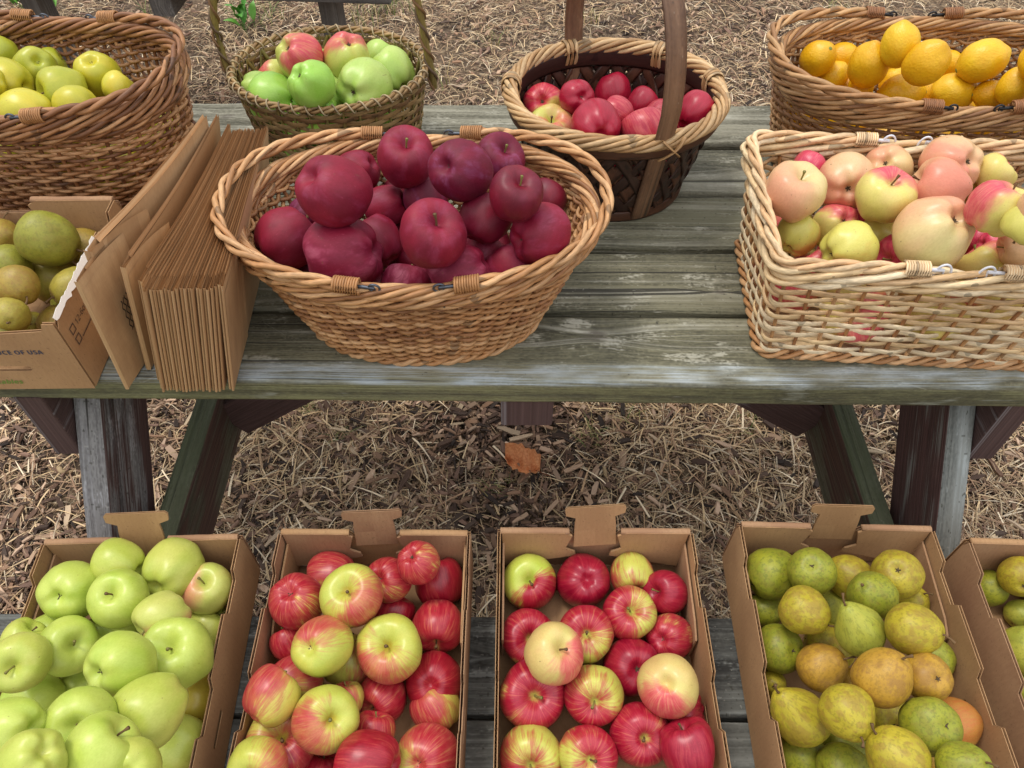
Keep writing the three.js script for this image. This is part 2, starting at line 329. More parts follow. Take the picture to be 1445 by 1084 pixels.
{
  const rnd = mulberry(2024), q = new THREE.Quaternion(), e = new THREE.Euler(), up = v3(0, 1, 0);
  const cl = (r, g, b) => { const c = new THREE.Color(); c.setRGB(r / 255, g / 255, b / 255, THREE.SRGBColorSpace); return c; };
  const straws = [[222, 196, 156], [208, 180, 140], [234, 214, 182], [186, 152, 116], [168, 134, 104], [216, 186, 142], [142, 112, 88]];
  const barks = [[146, 114, 90], [108, 82, 66], [176, 146, 120], [76, 57, 46], [194, 164, 138], [56, 44, 37], [128, 100, 84], [90, 72, 60]];
  function spread(n, zones, pal, sz, tilt, lift, left = false) {
    const out = [];
    while (out.length < n) {
      let z = rnd(), k = 0; for (const q of zones) { if (z < q[0]) break; z -= q[0]; k++; }
      const Z = zones[Math.min(k, zones.length - 1)];
      const x = Z[1] + rnd() * (Z[2] - Z[1]), zz = Z[3] + rnd() * (Z[4] - Z[3]);
      const dens = 0.62 + fbm(x * 2.1, zz * 2.1, left ? Z[5] : Z[5] + 9, 3) * 1.5;
      if (rnd() > dens * (Z === near && left ? 0.25 + 0.75 * sst(-1.0, -0.1, x) : 1)) continue;
      e.set((rnd() - 0.5) * tilt, rnd() * 6.283, (rnd() - 0.5) * tilt, 'YXZ'); q.setFromEuler(e);
      const s = sz[0] + (sz[1] - sz[0]) * rnd() * rnd();
      const c = pal[Math.floor(rnd() * pal.length)], j = 0.8 + rnd() * 0.3;
      out.push([new THREE.Matrix4().compose(v3(x, gh(x, zz) + lift * (0.15 + rnd()), zz), q.clone(), v3(s, s * (0.8 + rnd() * 0.6), s * (0.7 + 0.6 * rnd()))), cl(c[0] * j, c[1] * j, c[2] * j)]);
    }
    return out;
  }
  // zones: share, x0, x1, z0, z1, seed
  const near = [0.62, -1.35, 1.35, -1.55, -0.35, 40], far = [0.33, -2.6, 2.6, -4.2, -2.1, 43], rest = [0.05, -2.6, 2.6, -2.1, 0.6, 43];
  const ms = mat({ roughness: 0.75 }), mc = mat({ roughness: 0.9 });
  stuff('dry_straw', 'pale dry straw and grass blades littering the ground', 'straw', blade(0.07, 0.0030, 0.006), ms, spread(66000, [near, far, rest], straws, [0.4, 1.5], 0.55, 0.016, true));
  stuff('curled_straw', 'curled dry grass tangled in the litter', 'straw', blade(0.045, 0.0016, 0.016), ms, spread(26000, [near, far, rest], straws.slice(0, 5), [0.4, 1.3], 0.9, 0.012, true));
  const chip = new THREE.BoxGeometry(0.03, 0.003, 0.0085, 2, 1, 1); { const p = chip.attributes.position; for (let i = 0; i < p.count; i++) { const x = p.getX(i), z = p.getZ(i); p.setZ(i, z * (1 - 0.45 * Math.abs(x) / 0.015 * (x > 0 ? 1 : 0.4))); p.setY(i, p.getY(i) + 0.002 * (1 - Math.pow(x / 0.015, 2))); } chip.computeVertexNormals(); }
  stuff('wood_chips', 'brown wood and bark chips mulching the ground', 'wood chips', chip, mc, spread(46000, [near, far, rest], barks, [0.25, 1.6], 1.0, 0.018));
  stuff('fine_litter', 'fine brown plant litter on the dirt', 'litter', blade(0.022, 0.003, 0.002, 2), mc, spread(46000, [near, far, rest], [...barks, ...straws.slice(3, 5)], [0.4, 1.5], 0.6, 0.006));
  const splint = new THREE.BoxGeometry(0.075, 0.006, 0.016, 3, 1, 2); { const p = splint.attributes.position; for (let i = 0; i < p.count; i++) { const x = p.getX(i), z = p.getZ(i), t = x / 0.0375; p.setZ(i, z * (1 - 0.6 * Math.abs(t) * (t > 0 ? 1 : 0.3)) + 0.001 * Math.sin(t * 3)); p.setY(i, p.getY(i) + 0.001 * Math.sin(t * 4) + 0.15 * Math.abs(z)); } splint.computeVertexNormals(); }
  stuff('bark_splinters', 'larger pale splinters of wood and bark among the chips', 'splinters', splint, mc, spread(1500, [[0.7, ...near.slice(1)], [0.3, ...far.slice(1)]], [...barks, [206, 182, 150], [190, 166, 138]], [0.3, 0.9], 0.5, 0.024));
  // green and dry grass tufts
  const gb = (len, w, lean) => { const pos = [], idx = []; for (let i = 0; i <= 5; i++) { const t = i / 5, k = w * (1 - t) / 2 + 0.0001; pos.push(lean * t * t * len, len * t * (1 - 0.25 * t * lean), -k, lean * t * t * len, len * t * (1 - 0.25 * t * lean), k); } for (let i = 0; i < 5; i++) { const a = i * 2; idx.push(a, a + 1, a + 2, a + 1, a + 3, a + 2); } const g = new THREE.BufferGeometry(); g.setAttribute('position', new THREE.Float32BufferAttribute(pos, 3)); g.setIndex(idx); g.computeVertexNormals(); return g; };
  function tuft(px, py, n, spreadR, h, cols, label) {
    const c = P(px, py, 0), geos = [];
    const t = thing('grass_tuft', label, 'grass', [c.x, gh(c.x, c.z), c.z], 'grass tufts in the litter');
    for (let i = 0; i < n; i++) { const g = gb(h * (0.5 + rnd() * 0.7), 0.0026 + rnd() * 0.0015, 0.2 + rnd() * 0.9); g.rotateY(rnd() * 6.283); const a = rnd() * 6.283, r = spreadR * Math.sqrt(rnd()); g.translate(Math.cos(a) * r, 0, Math.sin(a) * r); geos.push(g); }
    const per = Math.ceil(n / cols.length);
    cols.forEach((cc, k) => part('blades', mergeGeometries(geos.slice(k * per, (k + 1) * per)), mat({ color: cl(...cc), roughness: 0.6, side: THREE.DoubleSide }), t).userData.kind = 'stuff');
  }
  const gre = [[104, 122, 58], [128, 138, 74], [88, 104, 48]], drg = [[196, 172, 122], [168, 152, 94]];
  tuft(432, 580, 26, 0.03, 0.06, [...gre, ...drg], 'sparse green and straw grass tuft close to the left table brace'.replace('left ', ''));
  tuft(482, 618, 14, 0.02, 0.045, gre, 'small green grass tuft between wood chips under the table');
  tuft(838, 620, 22, 0.03, 0.07, [...gre, ...drg], 'green and yellow grass tuft beside the middle batten');
  tuft(1050, 600, 18, 0.04, 0.06, [...gre, ...drg], 'thin green grass tuft near the seat beam');
  tuft(700, 690, 20, 0.035, 0.05, [...drg, ...gre], 'straw coloured tuft below the orange leaf');
  tuft(885, 590, 22, 0.04, 0.06, [...drg, ...gre], 'dry blond grass tuft under the table edge');
  tuft(610, 115, 26, 0.07, 0.09, [...drg, ...gre], 'dry tuft beside the bamboo basket');
  tuft(830, 30, 20, 0.06, 0.07, [...gre, ...drg], 'faint green tuft seen through the tall basket handle');
  tuft(690, 60, 20, 0.05, 0.06, [...drg, ...gre], 'dry grass tuft on the dirt behind the table');
  tuft(1180, 8, 24, 0.07, 0.08, [...gre, ...drg], 'green tuft behind the lemon basket');
  tuft(225, 22, 26, 0.06, 0.09, [...gre, [80, 128, 50]], 'green grass tuft by the bench post');
  tuft(360, 30, 60, 0.12, 0.1, [...gre, [80, 128, 50]], 'dense green grass tuft under the grey bench');
  tuft(560, 12, 60, 0.1, 0.13, [...gre, [80, 128, 50]], 'tall green grass tuft at the end of the grey bench');
  tuft(520, 30, 30, 0.08, 0.12, [...gre, ...drg], 'green and straw tuft beside the grey bench post');
  // broad-leaved weeds
  function weed(px, py, n, label) {
    const c = P(px, py, 0), t = thing('weed_plant', label, 'weed', [c.x, gh(c.x, c.z), c.z]);
    const m = [mat({ color: cl(78, 140, 48), roughness: 0.5, side: THREE.DoubleSide }), mat({ color: cl(104, 160, 60), roughness: 0.5, side: THREE.DoubleSide })];
    for (let i = 0; i < n; i++) {
      const s = new THREE.Shape(); s.moveTo(0, 0); s.bezierCurveTo(0.012, 0.01, 0.018, 0.03, 0, 0.055); s.bezierCurveTo(-0.018, 0.03, -0.012, 0.01, 0, 0);
      const g = new THREE.ShapeGeometry(s, 6); const p = g.attributes.position; for (let k = 0; k < p.count; k++) p.setZ(k, 0.25 * Math.abs(p.getX(k)) + 0.01 * Math.sin(p.getY(k) * 60));
      g.computeVertexNormals(); const o = part('leaf', g, m[i % 2], t); const a = i / n * 6.283 + rnd(); o.position.set(Math.cos(a) * 0.05 * rnd(), 0.03 + 0.05 * rnd(), Math.sin(a) * 0.05 * rnd()); o.rotation.set(-1.1 + rnd() * 0.6, a, 0, 'YXZ'); o.scale.setScalar(0.8 + rnd() * 0.8);
      part('stalk', tube([v3(0, 0, 0), v3(o.position.x * 0.4, o.position.y * 0.6, o.position.z * 0.4), o.position.clone()], { r: 0.0012, sides: 4 }), m[0], t);
    }
  }
  weed(38, 10, 18, 'bright green leafy weed behind the basket of yellow apples');
  weed(70, 18, 8, 'small leafy weed beside the bright green clump');
  weed(345, 42, 8, 'low green weed under the grey bench');
  // fallen leaf, twigs
  {
    const c = P(737, 662, 0), t = thing('fallen_leaf', 'curled orange brown dead leaf lying on the straw', 'leaf', [c.x, gh(c.x, c.z) + 0.026, c.z]);
    const n = 16, pos = [], idx = [], uv = [];
    for (let j = 0; j <= n; j++) for (let i = 0; i <= n; i++) {
      const u = i / n * 2 - 1, v = j / n * 2 - 1, w = 0.036 * Math.sqrt(Math.max(0, 1 - v * v)) * (1 + 0.12 * Math.sin(v * 17 + u));
      const x = u * w, z = v * 0.044;
      pos.push(x * (1 - 0.25 * Math.abs(u)), 0.034 * Math.pow(Math.abs(u), 1.3) * (u > 0 ? 1.1 : 0.5) + 0.004 * Math.sin(v * 9 + u * 5) + 0.02 * v * v * (u > 0 ? 1 : 0.2), z); uv.push(u, v);
    }
    for (let j = 0; j < n; j++) for (let i = 0; i < n; i++) { const a = j * (n + 1) + i, b = a + n + 1; idx.push(a, b, a + 1, b, b + 1, a + 1); }
    const g = new THREE.BufferGeometry(); g.setAttribute('position', new THREE.Float32BufferAttribute(pos, 3)); g.setAttribute('uv', new THREE.Float32BufferAttribute(uv, 2)); g.setIndex(idx); g.computeVertexNormals();
    const lt = tex(128, 128, (u, v) => { const d = Math.abs(u - 0.5); return mix3([240, 176, 122], [214, 138, 86], clamp(0.5 + fbm(u * 12, v * 12, 3) + (Math.abs(Math.sin(v * 30 + d * 9)) < 0.15 ? 0.3 : 0), 0, 1)); });
    const b = part('blade', g, new THREE.MeshPhysicalMaterial({ map: lt, roughness: 0.65, side: THREE.DoubleSide }), t); b.rotation.y = 1.1;
    part('stalk', tube([v3(0.03, 0.012, 0.02), v3(0.045, 0.016, 0.03), v3(0.06, 0.012, 0.034)], { r: 0.0012, sides: 5 }), mat({ color: cl(120, 70, 40) }), t);
  }
  const tw = [mat({ color: cl(92, 74, 60), roughness: 0.9 }), mat({ color: cl(170, 146, 110), roughness: 0.85 }), mat({ color: cl(58, 46, 40), roughness: 0.9 })];
  const twigs = [[850, 660, 858, 700, 0.005, 1, 'pale broken stick standing against the straw by the dark twig'], [862, 668, 900, 700, 0.004, 2, 'thin dark twig lying across the straw'], [478, 660, 486, 712, 0.004, 1, 'short upright looking straw stick by the second fruit tray'], [795, 638, 852, 642, 0.005, 0, 'grey stick lying near the orange leaf'], [560, 600, 545, 628, 0.005, 0, 'dark bark stick under the table'], [355, 640, 375, 612, 0.005, 1, 'light splintered stick beside the seat beam'], [88, 672, 108, 668, 0.006, 1, 'pale splinter by the table leg'], [1150, 620, 1110, 596, 0.004, 0, 'slim stick beneath the seat beam'], [760, 700, 800, 740, 0.003, 1, 'long straw stalk leading to the tray tab'], [420, 730, 455, 650, 0.0016, 1, 'long thin grass stalk rising from the litter'], [180, 30, 230, 36, 0.008, 0, 'dark stick on the ground beyond the yellow apples']];
  for (const [x0, y0, x1, y1, r, k, label] of twigs) {
    const a = P(x0, y0, 0), b = P(x1, y1, 0); const t = thing('twig', label, 'twig', [a.x, gh(a.x, a.z), a.z]);
    const pts = []; for (let i = 0; i <= 6; i++) { const s = i / 6; pts.push(v3((b.x - a.x) * s + 0.006 * noise(i, k, r * 999), 0.014 + 0.008 * noise(i * 0.7, 3, x0), (b.z - a.z) * s + 0.006 * noise(i, 9, x0))); }
    part('stick', tube(pts, { r, sides: 6, taper: s => 1 - 0.5 * s }), tw[k], t);
  }
}

// ---------------------------------------------------------------- wicker
const sr = (r, g, b) => new THREE.Color().setRGB(r / 255, g / 255, b / 255, THREE.SRGBColorSpace);
const caneTex = (seed) => { const t = tex(512, 64, (u, v) => { const n = fbm(u * 6, v * 3, seed, 3), f = noise(u * 90, v * 26, seed + 2), k = noise(u * 22, v * 2, seed + 8); const s = 226 + 40 * n + 24 * f + (k > 0.72 ? -60 : 0); return [s, s * (0.985 + 0.02 * n), s * (0.97 + 0.04 * n)]; }); t.repeat.set(2.2, 40); return t; };
const CANE = [caneTex(1), caneTex(5)];
const canes = (cols, rough = 0.55) => cols.map((c, i) => mat({ color: sr(...c), map: CANE[i % 2], roughness: rough }));
function superPt(a, b, n, t) {
  if (n > 10) {      // rounded rectangle, walked at even speed
    const R = 0.016, w = a - R, h = b - R, q = Math.PI / 2 * R, per = 4 * (w + h + q); let s = ((t / (2 * Math.PI)) % 1 + 1) % 1 * per;
    for (const [cx, cz, dx, dz, L] of [[a, 0, 0, 1, h], [w, h, 1, 0, -q], [w, b, -1, 0, 2 * w], [-w, h, 0, 1, -q], [-a, h, 0, -1, 2 * h], [-w, -h, -1, 0, -q], [-w, -b, 1, 0, 2 * w], [w, -h, 0, -1, -q], [a, -h, 0, 1, h]]) {
      const l = Math.abs(L); if (s > l) { s -= l; continue; }
      if (L > 0) return [cx + dx * s, cz + dz * s];
      const an = Math.atan2(dz, dx) + s / R; return [cx + Math.cos(an) * R, cz + Math.sin(an) * R];
    }
    return [a, 0];
  }
  const c = Math.cos(t), s = Math.sin(t); return [a * Math.sign(c) * Math.pow(Math.abs(c), 2 / n), b * Math.sign(s) * Math.pow(Math.abs(s), 2 / n)]; }
// evenly spaced angles round a superellipse
function evenAngles(a, b, n, count) {
  const M = 2000, L = [0]; let p = superPt(a, b, n, 0);
  for (let i = 1; i <= M; i++) { const q = superPt(a, b, n, i / M * 2 * Math.PI); L.push(L[i - 1] + Math.hypot(q[0] - p[0], q[1] - p[1])); p = q; }
  const out = []; let k = 0;
  for (let i = 0; i < count; i++) { const g = L[M] * i / count; while (L[k + 1] < g) k++; out.push((k + (g - L[k]) / Math.max(1e-9, L[k + 1] - L[k])) / M * 2 * Math.PI); }
  return { ang: out, len: L[M] };
}
class Shell {     // the wall of a basket: base (a0, b0) at the bottom, rim (a1, b1) at height h
  constructor(o) { Object.assign(this, { n0: 2.2, n1: 2.2, bulge: 0, ...o }); this.c = Math.cos(this.turn || 0); this.s = Math.sin(this.turn || 0); }
  k(t) { return Math.pow(t, this.pow || 0.85); }
  at(ang, t, out = 0) {
    const k = this.k(clamp(t, 0, 1)), a = this.a0 + (this.a1 - this.a0) * k + out, b = this.b0 + (this.b1 - this.b0) * k + out;
    const [x, z] = superPt(a, b, this.n1, ang); return v3(x, t * this.h, z);
  }
  // share of the way from the middle to the wall, in world coordinates
  inside(p) {
    const dx = p.x - this.x, dz = p.z - this.z, lx = dx * this.c - dz * this.s, lz = dx * this.s + dz * this.c;
    const k = this.k(clamp((p.y - this.y) / this.h, 0, 1)), a = this.a0 + (this.a1 - this.a0) * k, b = this.b0 + (this.b1 - this.b0) * k, n = this.n1;
    const Q = (x, z) => Math.pow(Math.pow(Math.abs(x / a), n) + Math.pow(Math.abs(z / b), n), 1 / n), q = Q(lx, lz), e = 0.001;
    const gr = Math.hypot(Q(lx + e, lz) - Q(lx - e, lz), Q(lx, lz + e) - Q(lx, lz - e)) / (2 * e);
    return q < 0.05 ? Math.min(a, b) : (1 - q) / Math.max(gr, 1 / Math.max(a, b)) - 0.004;
  }
}
function weaveBasket(sh, name, label, o) {
  const t = thing(name, label, 'basket', [sh.x, sh.y, sh.z]); t.rotation.y = sh.turn || 0;
  const { stakes, rows, wr, wrb = wr, sr: skr, mats, sMats = mats, top = 0.92, amp = wr + skr * 0.6, pair = 1, rope, seed = 1 } = o;
  const rnd = mulberry(seed * 17 + 5);
  const ev = evenAngles((sh.a0 + sh.a1) / 2, (sh.b0 + sh.b1) / 2, sh.n1, stakes);
  const per = o.per || 5, fine = evenAngles((sh.a0 + sh.a1) / 2, (sh.b0 + sh.b1) / 2, sh.n1, stakes * per);
  // weavers, one mesh per row
  for (let r = 0; r < rows; r++) {
    const y0 = 0.02 + (top - 0.02) * (r + 0.5) / rows, pts = [], ph = Math.floor(r / pair) % 2, w = 0.35 * (rnd() - 0.5) * (top / rows);
    for (let i = 0; i < stakes; i++) for (let s = 0; s < per; s++) {
      const f = s / per, a = fine.ang[i * per + s], wv = Math.cos(Math.PI * f) * ((i + ph) % 2 ? -1 : 1);
      const y = y0 + w * Math.sin(a * 2 + r) + (o.slant || 0) * wv * (top / rows) + 0.12 * (top / rows) * noise(a * 9, r, seed);
      pts.push(sh.at(a, y, amp * wv + 0.0008 * noise(a * 7, r * 3, seed + 3)));
    }
    part('weaver', tube(pts, { r: wr * (0.9 + 0.2 * rnd()), rb: wrb * (0.9 + 0.2 * rnd()), sides: o.sides || 6, closed: true }), mats[Math.floor(rnd() * mats.length)], t);
  }
  // stakes
  const sm = [];
  for (let i = 0; i < stakes; i++) {
    const pts = []; for (let k = 0; k <= 8; k++) pts.push(sh.at(ev.ang[i] + 0.004 * noise(i, k * 0.5, seed), k / 8 * top + 0.01));
    part('stake', tube(pts, { r: skr, sides: 5, up: v3(1, 0, 0.3) }), sMats[i % sMats.length], t);
  }
  // base
  const bp = []; for (let i = 0; i < 40; i++) { const p = sh.at(i / 40 * 2 * Math.PI, 0.0); bp.push(new THREE.Vector2(p.x, -p.z)); }
  const bg = new THREE.ExtrudeGeometry(new THREE.Shape(bp), { depth: 0.004, bevelEnabled: false }); bg.rotateX(-Math.PI / 2); bg.translate(0, 0.003, 0);
  part('base', bg, mats[0], t);
  const foot = []; const fe = evenAngles(sh.a0, sh.b0, sh.n1, 200).ang; for (let i = 0; i < 200; i++) foot.push(sh.at(fe[i], 0.03, 0.002));
  ropeRing(foot, 0.0045, 0.0034, 3, 0.06, sMats, t, 'foot_strand');
  // rim
  for (const R of rope) {
    const c = []; const re = evenAngles(sh.a1, sh.b1, sh.n1, 300).ang; for (let i = 0; i < 300; i++) { const a = re[i]; const p = sh.at(a, R.t, R.out); p.y += R.lift ? R.lift(a) : 0; c.push(p); }
    ropeRing(c, R.R, R.r, R.n, R.pitch, mats, t, 'rim_strand', R.flat || 1);
  }
  return t;
}
// strands twisted round a closed centre line
function ropeRing(c, R, r, n, pitch, mats, parent, name, flat = 1) {
  let L = 0; for (let i = 0; i < c.length; i++) L += c[i].distanceTo(c[(i + 1) % c.length]);
  const turns = Math.round(L / pitch);
  for (let k = 0; k < n; k++) {
    const pts = []; const M = Math.min(900, Math.max(c.length, turns * 14));
    for (let i = 0; i < M; i++) {
      const f = i / M * c.length, j = Math.floor(f), q = f - j, p = c[j].clone().lerp(c[(j + 1) % c.length], q);
      const tan = c[(j + 1) % c.length].clone().sub(c[j]).normalize(), up = v3(0, 1, 0), out = v3().crossVectors(tan, up).normalize();
      const a = i / M * turns * 2 * Math.PI + k / n * 2 * Math.PI, rr = R * (1 + 0.14 * noise(i * 0.09, k * 3, n));
      pts.push(p.addScaledVector(out, Math.cos(a) * rr).addScaledVector(up, Math.sin(a) * rr * flat));
    }
    part(name, tube(pts, { r: r * (0.92 + 0.16 * ((k * 7) % 3) / 2), sides: 6, closed: true }), mats[k % mats.length], parent);
  }
}
function ropeLine(c, R, r, n, turns, mats, parent, name) {
  for (let k = 0; k < n; k++) {
    const pts = [], M = 130;
    for (let i = 0; i <= M; i++) {
      const f = i / M * (c.length - 1), j = Math.min(c.length - 2, Math.floor(f)), p = c[j].clone().lerp(c[j + 1], f - j);
      const tan = c[j + 1].clone().sub(c[j]).normalize(), up = v3(0, 1, 0), out = v3().crossVectors(tan, up).normalize(); up.crossVectors(out, tan);
      const a = i / M * turns * 2 * Math.PI + k / n * 2 * Math.PI;
      pts.push(p.addScaledVector(out, Math.cos(a) * R).addScaledVector(up, Math.sin(a) * R));
    }
    part(name, tube(pts, { r, sides: 6 }), mats[k % mats.length], parent);
  }
}
function coil(a, b, R, r, turns) {
  const d = b.clone().sub(a), t = d.clone().normalize(), u = v3(0, 1, 0), w = v3().crossVectors(t, u).normalize(); u.crossVectors(w, t);
  const pts = []; for (let i = 0; i <= turns * 10; i++) { const s = i / (turns * 10), an = s * turns * 2 * Math.PI; pts.push(a.clone().addScaledVector(d, s).addScaledVector(u, Math.sin(an) * R).addScaledVector(w, Math.cos(an) * R)); }
  return tube(pts, { r, sides: 5 });
}
// two swing handles folded down on the rim, with a gap front and back where wire hooks hold them
function swingHandles(t, sh, { out = 0.016, lift = 0.012, gap = 0.2, mats, wrapMat, wireMat, R = 0.0046, r = 0.0036, loops = false, arcLift = 0.012, offs = 0 }) {
  for (const sd of [-1, 1]) {
    const h = new THREE.Group(); h.name = 'handle'; t.add(h);
    const c = [], gx = gap * sh.a1, all = evenAngles(sh.a1, sh.b1, sh.n1, 400).ang.filter(a => sh.at(a, 1).x < -gx);
    for (let i = 0; i <= 60; i++) {
      const s = i / 60, a = all[Math.round(s * (all.length - 1))], p = sh.at(a, 1, out * (0.35 + 0.65 * Math.sin(s * Math.PI)));
      p.y += lift + arcLift * Math.sin(s * Math.PI); if (sd > 0) p.x *= -1; p.x += offs; c.push(p);
    }
    ropeLine(c, R, r, 3, 5, mats, h, 'strand');
    for (const e of [0, 60]) {
      const p = c[e], q = c[e ? 57 : 3], d = p.clone().sub(q).normalize();
      part('binding', coil(p.clone().addScaledVector(d, -0.026), p.clone().addScaledVector(d, 0.002), R + r + 0.0006, 0.0015, 10), wrapMat, h);
      const w = [], m = p.clone().addScaledVector(d, 0.018);
      for (let i = 0; i <= 24; i++) { const an = i / 24 * 2 * Math.PI, u = v3(0, 1, 0); w.push(m.clone().addScaledVector(d, Math.cos(an) * (loops ? 0.009 : 0.006)).addScaledVector(loops ? v3(0, -1, 0) : u, Math.sin(an) * (loops ? 0.014 : 0.005) + (loops ? 0.006 : 0))); }
      part('hook', merge([tube(w, { r: 0.0014, sides: 6, closed: false }), tube([p, m], { r: 0.0022, sides: 6 }), tube([m, m.clone().add(v3(0.002, -0.012, 0)), m.clone().add(v3(0.004, -0.03, 0))], { r: 0.0012, sides: 5 })]), wireMat, h);
    }
  }
}
const wireDark = mat({ color: sr(92, 96, 104), metalness: 0.8, roughness: 0.4 }), wireWhite = mat({ color: sr(214, 216, 224), roughness: 0.4 });
const honey = canes([[210, 160, 108], [190, 138, 88], [224, 178, 128], [166, 116, 74]]), brown = canes([[184, 132, 86], [158, 108, 68], [138, 92, 58], [200, 152, 106]]), tan = canes([[196, 150, 100], [174, 128, 82], [208, 166, 116], [152, 108, 70]]);
const blond = canes([[238, 202, 154], [228, 186, 138], [242, 212, 168], [216, 172, 126]], 0.5);
const rimRopes = (R = 0.0085) => [
  { t: 1.0, out: 0.001, R: R * 0.85, r: 0.0033, n: 7, pitch: 0.16 },
  { t: 0.94, out: 0.005, R: R * 0.8, r: 0.0031, n: 5, pitch: 0.13 },
  { t: 0.89, out: 0.004, R: R * 0.6, r: 0.0029, n: 4, pitch: 0.11 }];

// purple apples: oval basket in the middle
const shC = new Shell({ x: -0.118, y: Y_T + 0.001, z: -0.752, a0: 0.150, b0: 0.106, a1: 0.214, b1: 0.142, h: 0.157, n1: 2.2, pow: 0.8, turn: 0.02 });
swingHandles(weaveBasket(shC, 'wicker_basket', 'oval honey brown wicker basket with folded handles, heaped with dark purple apples', { stakes: 54, rows: 24, wr: 0.0026, sr: 0.0026, mats: honey, slant: 0.35, rope: rimRopes(), seed: 3 }), shC, { mats: honey, wrapMat: honey[1], wireMat: wireDark, gap: 0.24 });
// yellow apples: darker basket
const shA = new Shell({ x: -0.672, y: Y_T + 0.001, z: -1.012, a0: 0.165, b0: 0.098, a1: 0.196, b1: 0.130, h: 0.19, n1: 2.5, pow: 0.7, turn: -0.03 });
swingHandles(weaveBasket(shA, 'wicker_basket', 'deep brown wicker basket of yellow apples, behind the tray of tan pears', { stakes: 48, rows: 26, wr: 0.0026, sr: 0.0027, mats: brown, slant: 0.3, rope: rimRopes(0.010), seed: 5 }), shA, { mats: brown, wrapMat: honey[1], wireMat: wireDark, gap: 0.26, out: 0.01 });
// lemons
const shE = new Shell({ x: 0.625, y: Y_T + 0.001, z: -1.078, a0: 0.19, b0: 0.098, a1: 0.232, b1: 0.128, h: 0.17, n1: 2.5, pow: 0.7, turn: 0.0 });
swingHandles(weaveBasket(shE, 'wicker_basket', 'oval brown wicker basket filled with yellow lemons', { stakes: 54, rows: 24, wr: 0.0026, sr: 0.0026, mats: tan, slant: 0.25, rope: rimRopes(0.008), seed: 7 }), shE, { mats: tan, wrapMat: brown[1], wireMat: mat({ color: sr(52, 52, 54), metalness: 0.7, roughness: 0.45 }), gap: 0.2 });
// blond rectangular basket
const shF = new Shell({ x: 0.510, y: Y_T + 0.001, z: -0.760, a0: 0.182, b0: 0.110, a1: 0.203, b1: 0.124, h: 0.158, n1: 22, pow: 1, turn: -0.06 });
swingHandles(weaveBasket(shF, 'wicker_basket', 'blond rectangular wicker basket with open slatted weave, filled with peach coloured apples', { stakes: 40, rows: 12, wr: 0.0017, wrb: 0.0038, sr: 0.0024, mats: canes([[248, 222, 176], [240, 208, 158], [252, 232, 194], [232, 196, 148]], 0.5), sMats: honey, slant: 0.22, amp: 0.0038, top: 0.88, rope: [{ t: 1.0, out: 0.002, R: 0.0075, r: 0.0045, n: 4, pitch: 0.2 }, { t: 0.93, out: 0.004, R: 0.006, r: 0.004, n: 3, pitch: 0.16 }], seed: 9, per: 5 }), shF, { mats: blond, wrapMat: blond[2], wireMat: wireWhite, gap: 0.2, loops: true, out: 0.002, lift: 0.011, arcLift: 0.0 });

// green apples: bamboo splint basket with twig handle
const shB = new Shell({ x: -0.286, y: Y_T + 0.001, z: -1.128, a0: 0.125, b0: 0.098, a1: 0.148, b1: 0.12, h: 0.135, n1: 2, pow: 0.8 });
{
  const bam = canes([[166, 132, 84], [150, 116, 72], [178, 148, 100], [132, 98, 62]], 0.6), grn = canes([[158, 146, 84], [146, 128, 70]], 0.55), pale = canes([[196, 176, 140], [110, 88, 66]], 0.6);
  const t = weaveBasket(shB, 'bamboo_basket', 'round bamboo splint basket with a vine handle, holding green apples', { stakes: 34, rows: 15, wr: 0.0009, wrb: 0.0039, sr: 0.002, mats: bam, sMats: grn, amp: 0.002, top: 0.94, rope: [{ t: 1, out: 0.001, R: 0.003, r: 0.0026, n: 3, pitch: 0.05 }], seed: 11 });
  // lining strips crossing on the inner face, and the pale lashing round the rim
  for (let i = 0; i < 22; i++) for (const s of [-1, 1]) {
    const a = i / 22 * 6.283, pts = []; for (let k = 0; k <= 6; k++) pts.push(shB.at(a + s * 0.28 * k / 6, 0.35 + 0.6 * k / 6, -0.004 - (s > 0 ? 0.0012 : 0)));
    part('lining_strip', tube(pts, { r: 0.0035, rb: 0.0006, sides: 4, up: () => v3(-Math.cos(a), 0, -Math.sin(a)) }), grn[i % 2], t);
  }
  const pts = []; for (let i = 0; i < 46 * 12; i++) { const f = i / (46 * 12), a = f * 6.283, w = f * 46 * 6.283; const p = shB.at(a, 1, 0.001 + 0.0065 * Math.cos(w)); p.y += 0.0075 * Math.sin(w) - 0.001; pts.push(p); }
  part('rim_lashing', tube(pts, { r: 0.0012, rb: 0.0014, sides: 5, closed: true }), pale[0], t);
  const h = new THREE.Group(); h.name = 'handle'; t.add(h);
  const c = []; for (let i = 0; i <= 44; i++) { const a = Math.PI * i / 44, x = Math.cos(a); c.push(v3(0.158 * Math.sign(x) * Math.pow(Math.abs(x), 0.6) * (1 - 0.0 * Math.sin(a)) + 0.004 * noise(i * 0.3, 1, 1), 0.10 + 0.33 * Math.sin(a), 0.006 * noise(i * 0.25, 7, 2))); }
  part('hoop', tube(c, { r: 0.0055, sides: 8 }), grn[1], h);
  ropeLine(c, 0.0065, 0.0022, 2, 16, [pale[1], bam[3]], h, 'vine');
}
